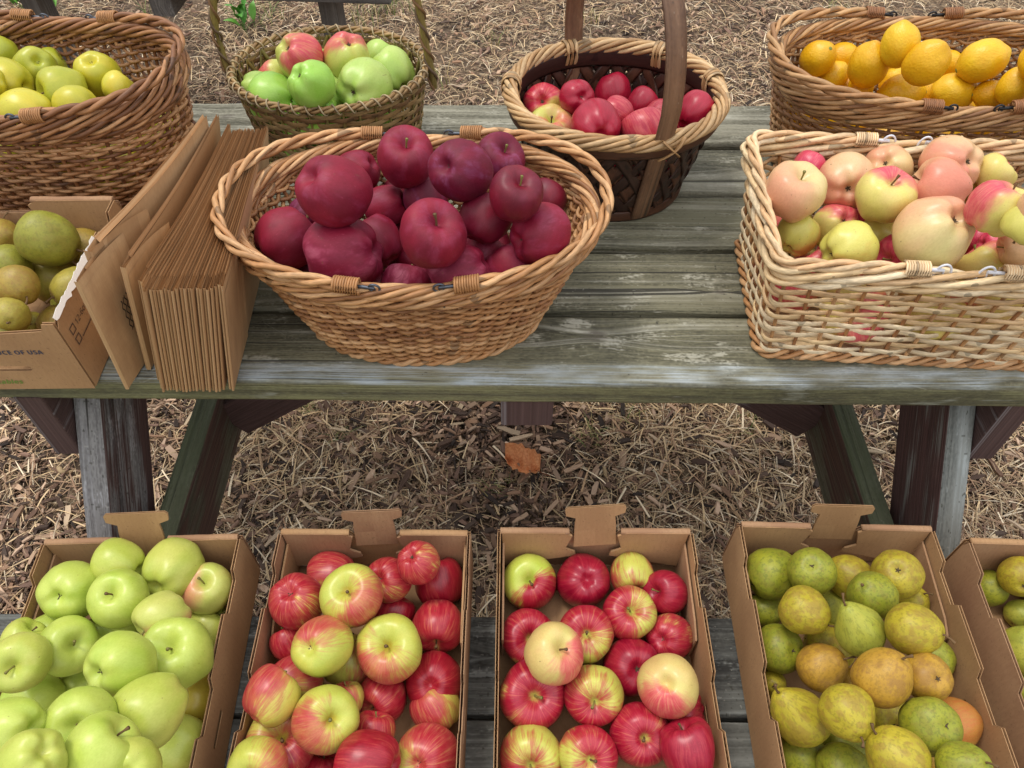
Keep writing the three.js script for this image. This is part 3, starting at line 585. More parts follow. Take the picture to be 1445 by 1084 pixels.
// red apples: dark splint basket with tall hoop handle
const shD = new Shell({ x: 0.148, y: Y_T + 0.001, z: -1.036, a0: 0.112, b0: 0.104, a1: 0.152, b1: 0.132, h: 0.15, n1: 2.1, pow: 0.8, turn: 0 });
{
  const dk = canes([[76, 46, 33], [58, 35, 27], [92, 58, 40], [68, 46, 36]], 0.5), cane = canes([[206, 168, 118], [186, 146, 98], [220, 186, 138]], 0.5), wood = woodMaps(91, { base: [116, 84, 60], dark: [66, 44, 32], light: [150, 116, 88], w: 1024, h: 128 });
  wood.roughness = 0.5;
  const t = thing('hoop_basket', 'dark splint basket with tall wooden hoop handle and cane rim, holding red apples', 'basket', [shD.x, shD.y, shD.z]);
  const N = 38;
  for (const s of [-1, 1]) for (let i = 0; i < N; i++) {        // splints plaited on the bias
    const pts = [], ups = []; for (let k = 0; k <= 20; k++) { const a = (i + 0.25) / N * 6.283 + s * 0.62 * k / 20; const p = shD.at(a, k / 20 * 0.93, 0.0012 * s * Math.cos(k / 20 * 0.62 * 2 * N / 6.283 * Math.PI + (i % 2) * Math.PI)); pts.push(p); ups.push(v3(p.x, 0.0, p.z).normalize()); }
    part('splint', tube(pts, { r: 0.0092, rb: 0.0007, sides: 6, up: k => ups[k] }), dk[(i * 3 + (s > 0 ? 1 : 0)) % 4], t);
  }
  const ring = (tt, out, w, th, name, m) => { const pts = [], u = []; for (let i = 0; i < 90; i++) { const p = shD.at(i / 90 * 6.283, tt, out); pts.push(p); u.push(v3(p.x, 0, p.z).normalize()); } part(name, tube(pts, { r: w, rb: th, sides: 8, closed: true, up: k => u[k] }), m, t); };
  ring(0.9, -0.005, 0.014, 0.0022, 'inner_band', dk[1]); ring(0.92, 0.006, 0.012, 0.0022, 'outer_band', dk[2]); ring(0.06, 0.003, 0.009, 0.002, 'foot_band', dk[2]);
  const bg = new THREE.CylinderGeometry(1, 1, 0.004, 40); bg.scale(shD.a0, 1, shD.b0); bg.translate(0, 0.004, 0); part('base', bg, dk[1], t);
  const c = []; for (let i = 0; i < 240; i++) c.push(shD.at(i / 240 * 6.283, 1.0, 0.001)); ropeRing(c, 0.0085, 0.0036, 7, 0.16, cane, t, 'rim_strand');
  // hoop handle across the basket
  const ha = new THREE.Group(); ha.name = 'handle'; t.add(ha); ha.rotation.y = 0.40;
  const R = 0.14, pts = [], up = [];
  for (let i = 0; i <= 12; i++) { const s = i / 12; pts.push(v3(0, 0.006 + 0.16 * s, 0.112 + 0.03 * s)); up.push(v3(0, -0.2, 1)); }
  for (let i = 1; i <= 40; i++) { const a = Math.PI * i / 41; pts.push(v3(0, 0.17 + 0.215 * Math.pow(Math.sin(a), 0.8), R * Math.cos(a) + 0.006 * Math.cos(a))); up.push(v3(0, Math.sin(a), Math.cos(a))); }
  for (let i = 12; i >= 0; i--) { const s = i / 12; pts.push(v3(0, 0.006 + 0.16 * s, -0.112 - 0.03 * s)); up.push(v3(0, -0.2, -1)); }
  part('hoop', tube(pts, { r: 0.0155, rb: 0.0042, sides: 12, up: k => up[k] }), wood, ha);
  // lashings
  const lash = (ang, w) => { for (let k = 0; k < 3; k++) { const q = []; for (let i = 0; i <= 20; i++) { const a = i / 20 * 6.283; const p = shD.at(ang + (k - 1) * w, 1.0, 0.001 + 0.0135 * Math.cos(a)); p.y += (Math.sin(a) > 0 ? 0.0135 : 0.03) * Math.sin(a); q.push(p); } part('lashing', tube(q, { r: 0.0032, rb: 0.0012, sides: 5 }), cane[k % 3], t); } };
  lash(-1.97, 0.05); lash(-1.05, 0.04); lash(Math.PI + 0.15, 0.04); lash(-0.25, 0.045);
  for (const s of [-1, 1]) { const q = []; for (let i = 0; i <= 16; i++) { const f = i / 16; const p = shD.at(1.17 + s * 0.10 * (1 - 2 * f), 0.84 + 0.22 * f, 0.0135 + 0.006 * Math.sin(f * Math.PI)); q.push(p); } part('lashing', tube(q, { r: 0.003, rb: 0.0014, sides: 5 }), cane[1], t); }
}

// ---------------------------------------------------------------- cardboard trays
const cbTex = (seed, a, b) => { const t = tex(512, 512, (u, v) => { const n = fbm(u * 5, v * 5, seed, 4), f = noise(u * 240, v * 60, seed + 3), fl = 0.5 + 0.5 * Math.sin(u * 2 * Math.PI * 42), s = noise(u * 170, v * 170, seed + 6); let c = mix3(a, b, clamp(0.5 + n + 0.18 * f + 0.1 * fl, 0, 1)); return s > 0.8 ? mix3(c, [110, 84, 58], 0.35) : c; }); t.repeat.set(3.3, 3.3); return t; };
const CB = [mat({ map: cbTex(3, [184, 146, 104], [164, 126, 88]), roughness: 0.85, side: THREE.DoubleSide }), mat({ map: cbTex(9, [178, 142, 106], [154, 116, 86]), roughness: 0.85, side: THREE.DoubleSide })];
const CBF = mat({ map: cbTex(14, [170, 134, 96], [146, 112, 78]), roughness: 0.9, side: THREE.DoubleSide });
// corrugated wall standing in the x-y plane from (0,0): outline points of the top edge [[s, h], ...]
function corrugated(top, th = 0.0042, holes = []) {
  const L = top[top.length - 1][0], sh = new THREE.Shape(); sh.moveTo(0, 0); sh.lineTo(L, 0); for (let i = top.length - 1; i >= 0; i--) sh.lineTo(top[i][0], top[i][1]);
  for (const [x0, x1, y0, y1] of holes) { const h = new THREE.Path(); const r = (y1 - y0) / 2; h.absarc(x0 + r, y0 + r, r, Math.PI / 2, Math.PI * 1.5); h.absarc(x1 - r, y0 + r, r, -Math.PI / 2, Math.PI / 2); sh.holes.push(h); }
  const g = []; for (const z of [0, th - 0.0007]) { const e = new THREE.ExtrudeGeometry(sh, { depth: 0.0007, bevelEnabled: false, curveSegments: 6 }); e.translate(0, 0, z); g.push(e); }
  const hAt = (s) => { for (let i = 1; i < top.length; i++) if (s <= top[i][0]) { const [a, ha] = top[i - 1], [b, hb] = top[i]; return ha + (hb - ha) * (s - a) / Math.max(1e-6, b - a); } return top[top.length - 1][1]; };
  const pos = [], idx = [], uv = []; let k = 0; const inHole = (s) => holes.some(([x0, x1]) => s > x0 - 0.003 && s < x1 + 0.003);
  let open = true;
  for (let s = 0.001; s < L; s += 0.0034) {
    if (inHole(s)) { open = true; k++; continue; }
    const z = k % 2 ? 0.0008 : th - 0.0008, h = hAt(s) - 0.0012, n = pos.length / 3; pos.push(s, 0.001, z, s, h, z); uv.push(s, 0, s, h);
    if (!open) idx.push(n - 2, n, n - 1, n - 1, n, n + 1); open = false; k++;
  }
  const f = new THREE.BufferGeometry(); f.setAttribute('position', new THREE.Float32BufferAttribute(pos, 3)); f.setAttribute('uv', new THREE.Float32BufferAttribute(uv, 2)); f.setIndex(idx); f.computeVertexNormals(); g.push(f);
  return merge(g);
}
function sheet(poly, th = 0.0035, bevel = 0.0012) { const g = new THREE.ExtrudeGeometry(new THREE.Shape(poly.map(p => new THREE.Vector2(...p))), { depth: th, bevelEnabled: false }); return g; }
const crenel = (L, H, lo) => { const p = [[0, H * 0.86], [0.004, H]]; for (const [a, b] of [[0.13, 0.27], [0.50, 0.66]]) p.push([L * a, H], [L * a + 0.007, lo], [L * b, lo], [L * b + 0.007, H]); p.push([L * 0.95, H], [L, H * 0.9]); return p; };
function tray({ x, z, y, W, L, H, turn = 0, label, mats = 0, front = null, tab = true, tabSkew = 0 }) {
  const t = thing('cardboard_tray', label, 'tray', [x, y, z], 'cardboard fruit trays'); t.rotation.y = turn; const m = CB[mats], m2 = CB[1 - mats];
  const fl = new THREE.BoxGeometry(W - 0.004, 0.004, L - 0.004); fl.translate(0, 0.003, 0); part('bottom', fl, CBF, t);
  const lo = H * 0.86;
  for (const s of [-1, 1]) {
    const o = part('side_wall', corrugated(crenel(L, H, lo), 0.0042, s > 0 ? [[L * 0.55, L * 0.67, H * 0.42, H * 0.5]] : []), m, t);
    o.rotation.y = -Math.PI / 2 + s * 0.0; o.position.set(s > 0 ? W / 2 : -W / 2 + 0.0042, 0.001, -L / 2);
    if (s > 0) { o.position.x = W / 2; } o.rotation.z = 0;
    // second ply folded inside, a little lower and slightly loose
    const q = part('inner_flap', sheet([[0.006, 0.01], [L * 0.36, 0.01], [L * 0.36, H * 0.62], [L * 0.3, H * 0.70], [0.006, H * 0.78]], 0.0025), m2, t); q.rotation.y = -Math.PI / 2; q.position.set(s > 0 ? W / 2 - 0.0065 : -W / 2 + 0.0095, 0.001, -L / 2);
  }
  // far wall: outer ply, two flaps folded over inside, and the locking tab standing up between them
  const gw = W * 0.13, nk = W * 0.10;
  const far = part('end_wall', corrugated([[0, H * 0.94], [W / 2 - gw, H * 0.94], [W / 2 - nk, H * 0.8], [W / 2 + nk, H * 0.8], [W / 2 + gw, H * 0.94], [W, H * 0.94]], 0.0042), m2, t); far.position.set(-W / 2, 0.001, -L / 2 - 0.0044);
  for (const s of [-1, 1]) {
    const fw = W / 2 - 0.012, c = W * 0.035;
    const poly = [[0, 0], [-fw + gw * 1.05, 0], [-fw + gw * 0.72, -0.007], [-fw + gw * 0.95, -H * 0.36], [-fw + gw * 0.55, -H * 0.44], [-fw + gw * 0.5, -H * 0.52], [0.0 - 0.004, -H * 0.78]].map(([a, b]) => [s > 0 ? a : -a, b]);
    const g = sheet(s > 0 ? poly : poly, 0.003); const o = part('folded_flap', g, m, t); o.position.set(s * (W / 2 - 0.006), H + 0.001, -L / 2 + 0.002); o.rotation.x = -0.09;
    // rounded fold along the top, scored with dashes
    const xs = [s * (W / 2 - 0.004), s * (gw * 1.02)], pts = []; for (let i = 0; i <= 12; i++) pts.push(v3(xs[0] + (xs[1] - xs[0]) * i / 12, H - 0.0005 + 0.0007 * noise(i * 0.6, x * 9, s), -L / 2 + 0.0005));
    part('fold', tube(pts, { r: 0.0048, rb: 0.0042, sides: 8 }), m2, t);
  }
  if (tab) {
    const b = W * 0.105, h = H * 0.42, e = W * 0.15;
    const poly = [[-b * 1.05, -H * 0.30], [b * 1.05, -H * 0.30], [b, H * 0.1], [b * 0.95, h * 0.55], [e, h * 0.68], [e * 1.02, h * 0.92], [e * 0.94, h], [-e * 0.94, h], [-e * 1.02, h * 0.92], [-e, h * 0.68], [-b * 0.95, h * 0.55], [-b, H * 0.1]];
    const g = []; for (const zz of [0, 0.0026]) { const k = sheet(poly, 0.0006); k.translate(0, 0, zz); g.push(k); }
    const zig = corrugated([[0, h - 0.0004], [2 * e * 0.94, h - 0.0004]], 0.003); zig.translate(-e * 0.94, 0, 0); 
    const inner = corrugated([[0, 0.3 * h], [2 * e * 0.9, 0.3 * h]], 0.0029); inner.translate(-e * 0.9, 0.69 * h, 0.0001); g.push(inner);
    const o = part('tab', merge(g), m, t); o.position.set(tabSkew, H, -L / 2 - 0.004); o.rotation.x = -0.2 + 0.14 * Math.sin(x * 31); o.rotation.z = 0.05 * Math.sin(x * 17); o.rotation.y = 0.08 * Math.sin(x * 23);
  }
  // near wall
  const nw = part('end_wall', corrugated(front ? front.top(W, H) : [[0, H * 0.94], [W, H * 0.94]], 0.0042, front ? front.holes(W, H) : []), m, t); nw.position.set(-W / 2, 0.001, L / 2);
  return { t, shell: { y, h: H, x, z, inside(p) { const dx = p.x - x, dz = p.z - z, c = Math.cos(turn), s = Math.sin(turn), lx = dx * c - dz * s, lz = dx * s + dz * c; return Math.min(W / 2 - 0.008 - Math.abs(lx), lz + L / 2 - 0.008, L / 2 - 0.006 - lz); } } };
}
const BY = Y_B + 0.0015, TH = 0.103;
function benchTray(fl, fr, label, mats, turn, tabSkew = 0) {       // far rim corners in the photograph
  const a = P(fl[0], fl[1], BY + TH), b = P(fr[0], fr[1], BY + TH), W = a.distanceTo(b), L = 0.37, d = b.clone().sub(a).normalize();
  const tr = -Math.atan2(d.z, d.x) * 0.5 + turn, c = a.clone().lerp(b, 0.5), z = v3(Math.sin(tr), 0, Math.cos(tr));
  c.addScaledVector(z, L / 2);
  return tray({ x: c.x, z: c.z, y: BY, W, L, H: TH, turn: tr, label, mats, tabSkew });
}
const T1 = benchTray([60, 765], [340, 757], 'cardboard tray on the bench filled with pale green apples', 0, 0.02);
const T2 = benchTray([393, 752], [664, 750], 'cardboard tray on the bench filled with red and yellow streaked apples', 1, -0.01);
const T3 = benchTray([702, 746], [978, 752], 'cardboard tray on the bench with a loose layer of crimson apples, its bottom showing', 0, 0.01);
const T4 = benchTray([1042, 738], [1318, 748], 'cardboard tray on the bench filled with speckled green yellow pears', 0, -0.005, 0.0);
const T5 = benchTray([1366, 764], [1640, 770], 'cardboard tray at the bench end, next to the full pear tray, with fewer green pears', 1, -0.02);
// the tray on the table
const GW = 0.30, GL = 0.225, GH = 0.115;
const gTurn = 0.02;
const TG = tray({ x: -0.522 - GW / 2, z: -0.598 - GL / 2, y: Y_T + 0.001, W: GW, L: GL, H: GH, turn: gTurn, mats: 0, tab: false, label: 'printed cardboard tray on the table beside the paper bags, filled with tan pears',
  front: { top: (W, H) => [[0, H], [W * 0.12, H], [W * 0.15, H * 0.78], [W * 0.71, H * 0.76], [W * 0.73, H * 0.86], [W * 0.94, H * 0.9], [W * 0.955, H], [W, H]], holes: (W, H) => [[W * 0.48, W * 0.8, H * 0.30, H * 0.38]] } });
{
  const print = (w, h, draw) => { const c = document.createElement('canvas'); c.width = w; c.height = h; const x = c.getContext('2d'); x.clearRect(0, 0, w, h); draw(x); const t = new THREE.CanvasTexture(c); t.colorSpace = THREE.SRGBColorSpace; return new THREE.MeshStandardMaterial({ map: t, transparent: true, roughness: 0.85 }); };
  const front = print(512, 256, x => { x.fillStyle = '#3a4258'; x.font = 'bold 25px sans-serif'; x.textAlign = 'right'; x.fillText('PRODUCE OF USA', 500, 76); x.fillStyle = '#6f8f3a'; x.font = 'italic bold 27px sans-serif'; x.fillText('Vegetables', 372, 214); });
  const f = part('printed_text', new THREE.PlaneGeometry(0.20, 0.10), front, TG.t); f.position.set(GW / 2 - 0.128, GH * 0.40, GL / 2 + 0.0048);
  const side = print(512, 256, x => { x.strokeStyle = x.fillStyle = '#5a4238'; x.lineWidth = 5; x.strokeRect(14, 60, 34, 34); x.strokeRect(14, 116, 34, 34); x.font = '40px sans-serif'; x.fillText('12-6oz BASKET', 64, 92); x.beginPath(); x.moveTo(60, 150); x.lineTo(420, 150); x.stroke(); x.beginPath(); x.arc(380, 250, 60, -2.6, -1.2); x.stroke(); });
  const s = part('printed_text', new THREE.PlaneGeometry(0.15, 0.075), side, TG.t); s.rotation.y = Math.PI / 2; s.position.set(GW / 2 + 0.0008, GH * 0.60, GL / 2 - 0.085);
  // torn white top ply along the side wall
  const pts = []; for (let i = 0; i <= 30; i++) pts.push([0.004 + GL * 0.62 * i / 30, -0.005 + 0.002 * noise(i * 0.8, 4, 1)]); for (let i = 30; i >= 0; i--) pts.push([0.004 + GL * 0.62 * i / 30, 0.003 + 0.0015 * noise(i * 1.1, 8, 2)]);
  const w = part('torn_paper_edge', sheet(pts, 0.0008), mat({ color: sr(238, 232, 224), roughness: 0.9, side: THREE.DoubleSide }), TG.t); w.rotation.set(-Math.PI / 2 - 0.25, 0, Math.PI / 2, 'YXZ'); w.rotation.order = 'YXZ'; w.rotation.set(-0.5, Math.PI / 2, 0); w.position.set(GW / 2 - 0.001, GH + 0.002, GL / 2);
}

// ---------------------------------------------------------------- paper bags
{
  const kraft = [0, 1, 2].map(i => mat({ map: (() => { const t = tex(256, 256, (u, v) => { const n = fbm(u * 4, v * 4, i * 7 + 2, 4), f = noise(u * 160, v * 40, i + 30), l = noise(u * 3, v * 90, i + 60); return mix3([[196, 158, 114], [184, 146, 104], [206, 170, 126]][i], [166, 128, 90], clamp(0.4 + n * 0.5 + 0.12 * f + 0.05 * l, 0, 1)); }); t.repeat.set(4, 4); return t; })(), roughness: 0.75, side: THREE.DoubleSide }));
  // a folded bag standing on its long edge: x thickness, y up, z towards the camera at 0 and away at -L
  const HB = 0.182, LB = 0.30;
  function paper(fn, nz = 14, ny = 6) {     // fn(s along, v up) -> point
    const pos = [], uv = [], idx = [];
    for (let j = 0; j <= ny; j++) for (let i = 0; i <= nz; i++) { const p = fn(i / nz, j / ny); pos.push(...p); uv.push(i / nz * LB, j / ny * HB); }
    for (let j = 0; j < ny; j++) for (let i = 0; i < nz; i++) { const a = j * (nz + 1) + i, b = a + nz + 1; idx.push(a, a + 1, b, a + 1, b + 1, b); }
    const g = new THREE.BufferGeometry(); g.setAttribute('position', new THREE.Float32BufferAttribute(pos, 3)); g.setAttribute('uv', new THREE.Float32BufferAttribute(uv, 2)); g.setIndex(idx); g.computeVertexNormals(); return g;
  }
  function bag(seed, th, flare, label, group, bow = 0, hgt = HB, len = LB) {
    const t = thing('paper_bag', label, 'paper bag', [0, 0, 0], group);
    const wob = (s, v) => bow * Math.sin(s * Math.PI) * (0.3 + 0.7 * v) + 0.0005 * noise(s * 2, v * 2, seed);
    const m = kraft[seed % 3];
    for (const sd of [-1, 1]) part('panel', paper((s, v) => [sd * th / 2 * (s < 0.03 ? 0.25 : 1 - 0.5 * s) + wob(s, v) + sd * flare * Math.pow(1 - s, 3) * 0, v * hgt, -s * len]), m, t);
    // gusset folded in between the panels along the top
    part('gusset', merge([paper((s, v) => [-th / 2 * (1 - 0.5 * s) * (1 - v) + wob(s, 1), hgt - 0.007 * v, -0.02 - s * (len - 0.02)], 14, 1), paper((s, v) => [th / 2 * (1 - 0.5 * s) * (1 - v) + wob(s, 1), hgt - 0.007 * v, -0.02 - s * (len - 0.02)], 14, 1)]), m, t);
    // bottom of the bag folded back over the near end
    const fl = 0.088;
    part('folded_bottom', merge([
      paper((s, v) => [th / 2 + 0.0004 + flare * s * s + 0.0003 * noise(s * 2, v * 2, seed + 5), 0.002 + v * (hgt - 0.001) - 0.006 * s * s * v, 0.0012 - s * fl], 6, 5),
      paper((s, v) => [th / 2 + 0.0008 + flare * s * s * 0.5 + 0.0003 * noise(s * 2, v * 2, seed + 6), 0.004 + v * (hgt - 0.016), 0.0012 - s * (fl - 0.02)], 6, 5),
      paper((s, v) => [-th / 2 + (th + 0.0006) * s, v * hgt + 0.0015 * Math.sin(s * Math.PI), 0.0012 + 0.0022 * Math.sin(s * Math.PI)], 4, 4)]), kraft[(seed + 1) % 3], t);
    return t;
  }
  const rnd = mulberry(515), N = 24, x0 = -0.446, x1 = -0.352;
  for (let i = 0; i < N; i++) {
    const f = i / (N - 1), far = i >= N - 2;
    const b = bag(i, 0.0025, 0.0006 + (i === N - 2 ? 0.004 : 0), i === 0 ? 'folded brown paper bag at the open face of the upright stack, beside the loose bags' : i === N - 1 ? 'folded brown paper bag at the end of the stack against the purple apple basket' : 'folded brown paper bag in the upright stack of bags', 'paper bags stacked on edge', 0.004 * (1 - f), HB * (0.985 + 0.02 * rnd()));
    b.position.set(x0 + (x1 - x0) * f + (far ? 0.004 : 0), Y_T + 0.001, Z_F + 0.010 + (rnd() - 0.5) * 0.004 + (far ? -0.002 : 0) - (i < 3 ? 0.018 - i * 0.006 : 0));
    b.rotation.order = 'YZX'; b.rotation.y = -0.087 + 0.13 * f; b.rotation.z = -0.235 + (rnd() - 0.5) * 0.008 + (far ? 0.025 : 0);
  }
  // loose bags beside the stack
  const L2 = bag(31, 0.006, 0.012, 'loose paper bag with half open flap between stamped bag and bag stack', null, 0.004);
  L2.position.set(-0.463, Y_T + 0.0015, Z_F - 0.024); L2.rotation.set(0, -0.10, -0.21, 'YZX');
  const L3 = bag(40, 0.005, 0.003, 'loose paper bag with a dark wavy stamp leaning beside the tray of tan pears', null, -0.004, 0.187);
  L3.position.set(-0.480, Y_T + 0.0015, Z_F + 0.008); L3.rotation.set(0, -0.17, -0.10, 'YZX');
  const L4 = bag(44, 0.010, 0.014, 'loose crumpled paper bag with its folded flap standing open above the stamped bag', null, 0.006, 0.196, 0.27);
  L4.position.set(-0.4885, Y_T + 0.0015, Z_F - 0.035); L4.rotation.set(0, -0.22, -0.15, 'YZX');
  const c = document.createElement('canvas'); c.width = 128; c.height = 256; const x = c.getContext('2d'); x.strokeStyle = '#3b2a22'; x.lineWidth = 6;
  for (let k = 0; k < 5; k++) { x.beginPath(); for (let i = 0; i <= 40; i++) { const yy = 30 + i * 4.6 - k * 3, xx = 22 + k * 17 + 5 * Math.sin(i * 0.55 + k * 1.7); i ? x.lineTo(xx, yy) : x.moveTo(xx, yy); } x.stroke(); }
  x.beginPath(); x.arc(112, 40, 7, 0, 6.283); x.stroke();
  const st = new THREE.CanvasTexture(c); st.colorSpace = THREE.SRGBColorSpace;
  const s = part('printed_stamp', new THREE.PlaneGeometry(0.034, 0.068), new THREE.MeshStandardMaterial({ map: st, transparent: true, roughness: 0.8, side: THREE.DoubleSide }), L3); s.rotation.y = Math.PI / 2; s.position.set(0.0098, 0.095, -0.048);
}

// ---------------------------------------------------------------- fruit
// skin textures: u round the axis, v from the stem end (0) to the calyx (1); the sunny side faces +x
function skinTex(seed, o) {
  const { g1, g2 = g1, red = [170, 20, 40], red2 = red, cover = 0, side = 0.8, streak = 0.5, bloom = null, bloomAmt = 0, spot = [200, 190, 120], spots = 0.25, cavity = null, russet = 0, mott = 0, soft = 0.35 } = o;
  return tex(512, 256, (u, v) => {
    const az = u * 2 * Math.PI, ph = v * Math.PI, sp = Math.sin(ph), x = Math.cos(az) * sp, y = Math.cos(ph), z = Math.sin(az) * sp;
    const n1 = fbm(x * 1.6 + seed, y * 1.6, z * 1.6, 3), n2 = fbm(x * 6, y * 6 + seed, z * 6, 3), n3 = noise(x * 34, y * 34, z * 34 + seed);
    let c = mix3(g1, g2, clamp(0.5 + n1 * 1.3 + 0.25 * n2, 0, 1));
    if (mott) c = mix3(c, g2.map(q => q * 0.78), clamp(mott * sst(0.02, 0.3, fbm(x * 13, y * 13, z * 13 + seed, 3)), 0, 1));
    if (cover > 0) {
      const az2 = az + 0.12 * n1, st = noise(Math.cos(az2) * 13 + seed, Math.sin(az2) * 13, y * 2.4 + seed) * 0.28 + noise(Math.cos(az2) * 30, Math.sin(az2) * 30 + seed, y * 3.4) * 0.4 + noise(Math.cos(az2) * 62, Math.sin(az2) * 62 + seed, y * 5) * 0.42;
      let m = x * side + n1 * 0.9 + n2 * 0.25 + (cover * 2 - 1) * (1 + side * 0.4);
      m = sst(-soft, soft, m + streak * st * 0.75);
      if (cover < 0.97) m *= sst(0.0, 0.17, v + 0.08 * n2 + 0.05 * st);
      const r = mix3(red, red2, clamp(0.5 + st * 0.9 + n2 * 0.6, 0, 1));
      c = mix3(c, r, clamp(m * (1 - streak * 0.35 * sst(0.0, 0.5, st)), 0, 1));
    }
    if (cavity) c = mix3(c, cavity, sst(0.17, 0.05, v + 0.05 * n2) * 0.75);
    if (russet) c = mix3(c, [150, 108, 52], clamp(russet * sst(-0.05, 0.35, n2 + n1 * 0.8 + 0.3 * n3), 0, 1));
    if (bloomAmt) { const b = sst(-0.12, 0.35, fbm(x * 2.6 + seed, y * 2.6, z * 2.6 + 8, 4)) * (0.75 + 0.5 * n2); const scr = sst(0.1, 0.02, Math.abs(fbm(x * 3.3, y * 3.3 + seed, z * 3.3, 2))); c = mix3(c, bloom, clamp(bloomAmt * b * (1 - 0.45 * scr), 0, 0.85)); }
    const cell = noise(x * 46 + seed, y * 46, z * 46);
    if (cell > 0.74) c = mix3(c, spot, spots * sst(0.74, 0.86, cell));
    const bl = noise(x * 15, y * 15 + seed, z * 15); if (bl > 0.9) c = mix3(c, [112, 84, 46], 0.6 * sst(0.9, 0.95, bl));
    return c.map(q => q * 0.95 + 5 * n3);
  });
}
const poreBump = bumpOf((u, v) => 0.5 + 0.5 * noise(u * 90, v * 45, 1) * 0.8, 512, 256);
const skinMat = (o, seed) => new THREE.MeshPhysicalMaterial({ map: skinTex(seed, o), roughness: o.rough ?? 0.36, clearcoat: o.coat ?? 0.18, clearcoatRoughness: 0.35, bumpMap: o.bump ? poreBump : null, bumpScale: o.bump || 0, specularIntensity: 0.8 });
const Yg = [196, 206, 92], Pk = [222, 128, 96];
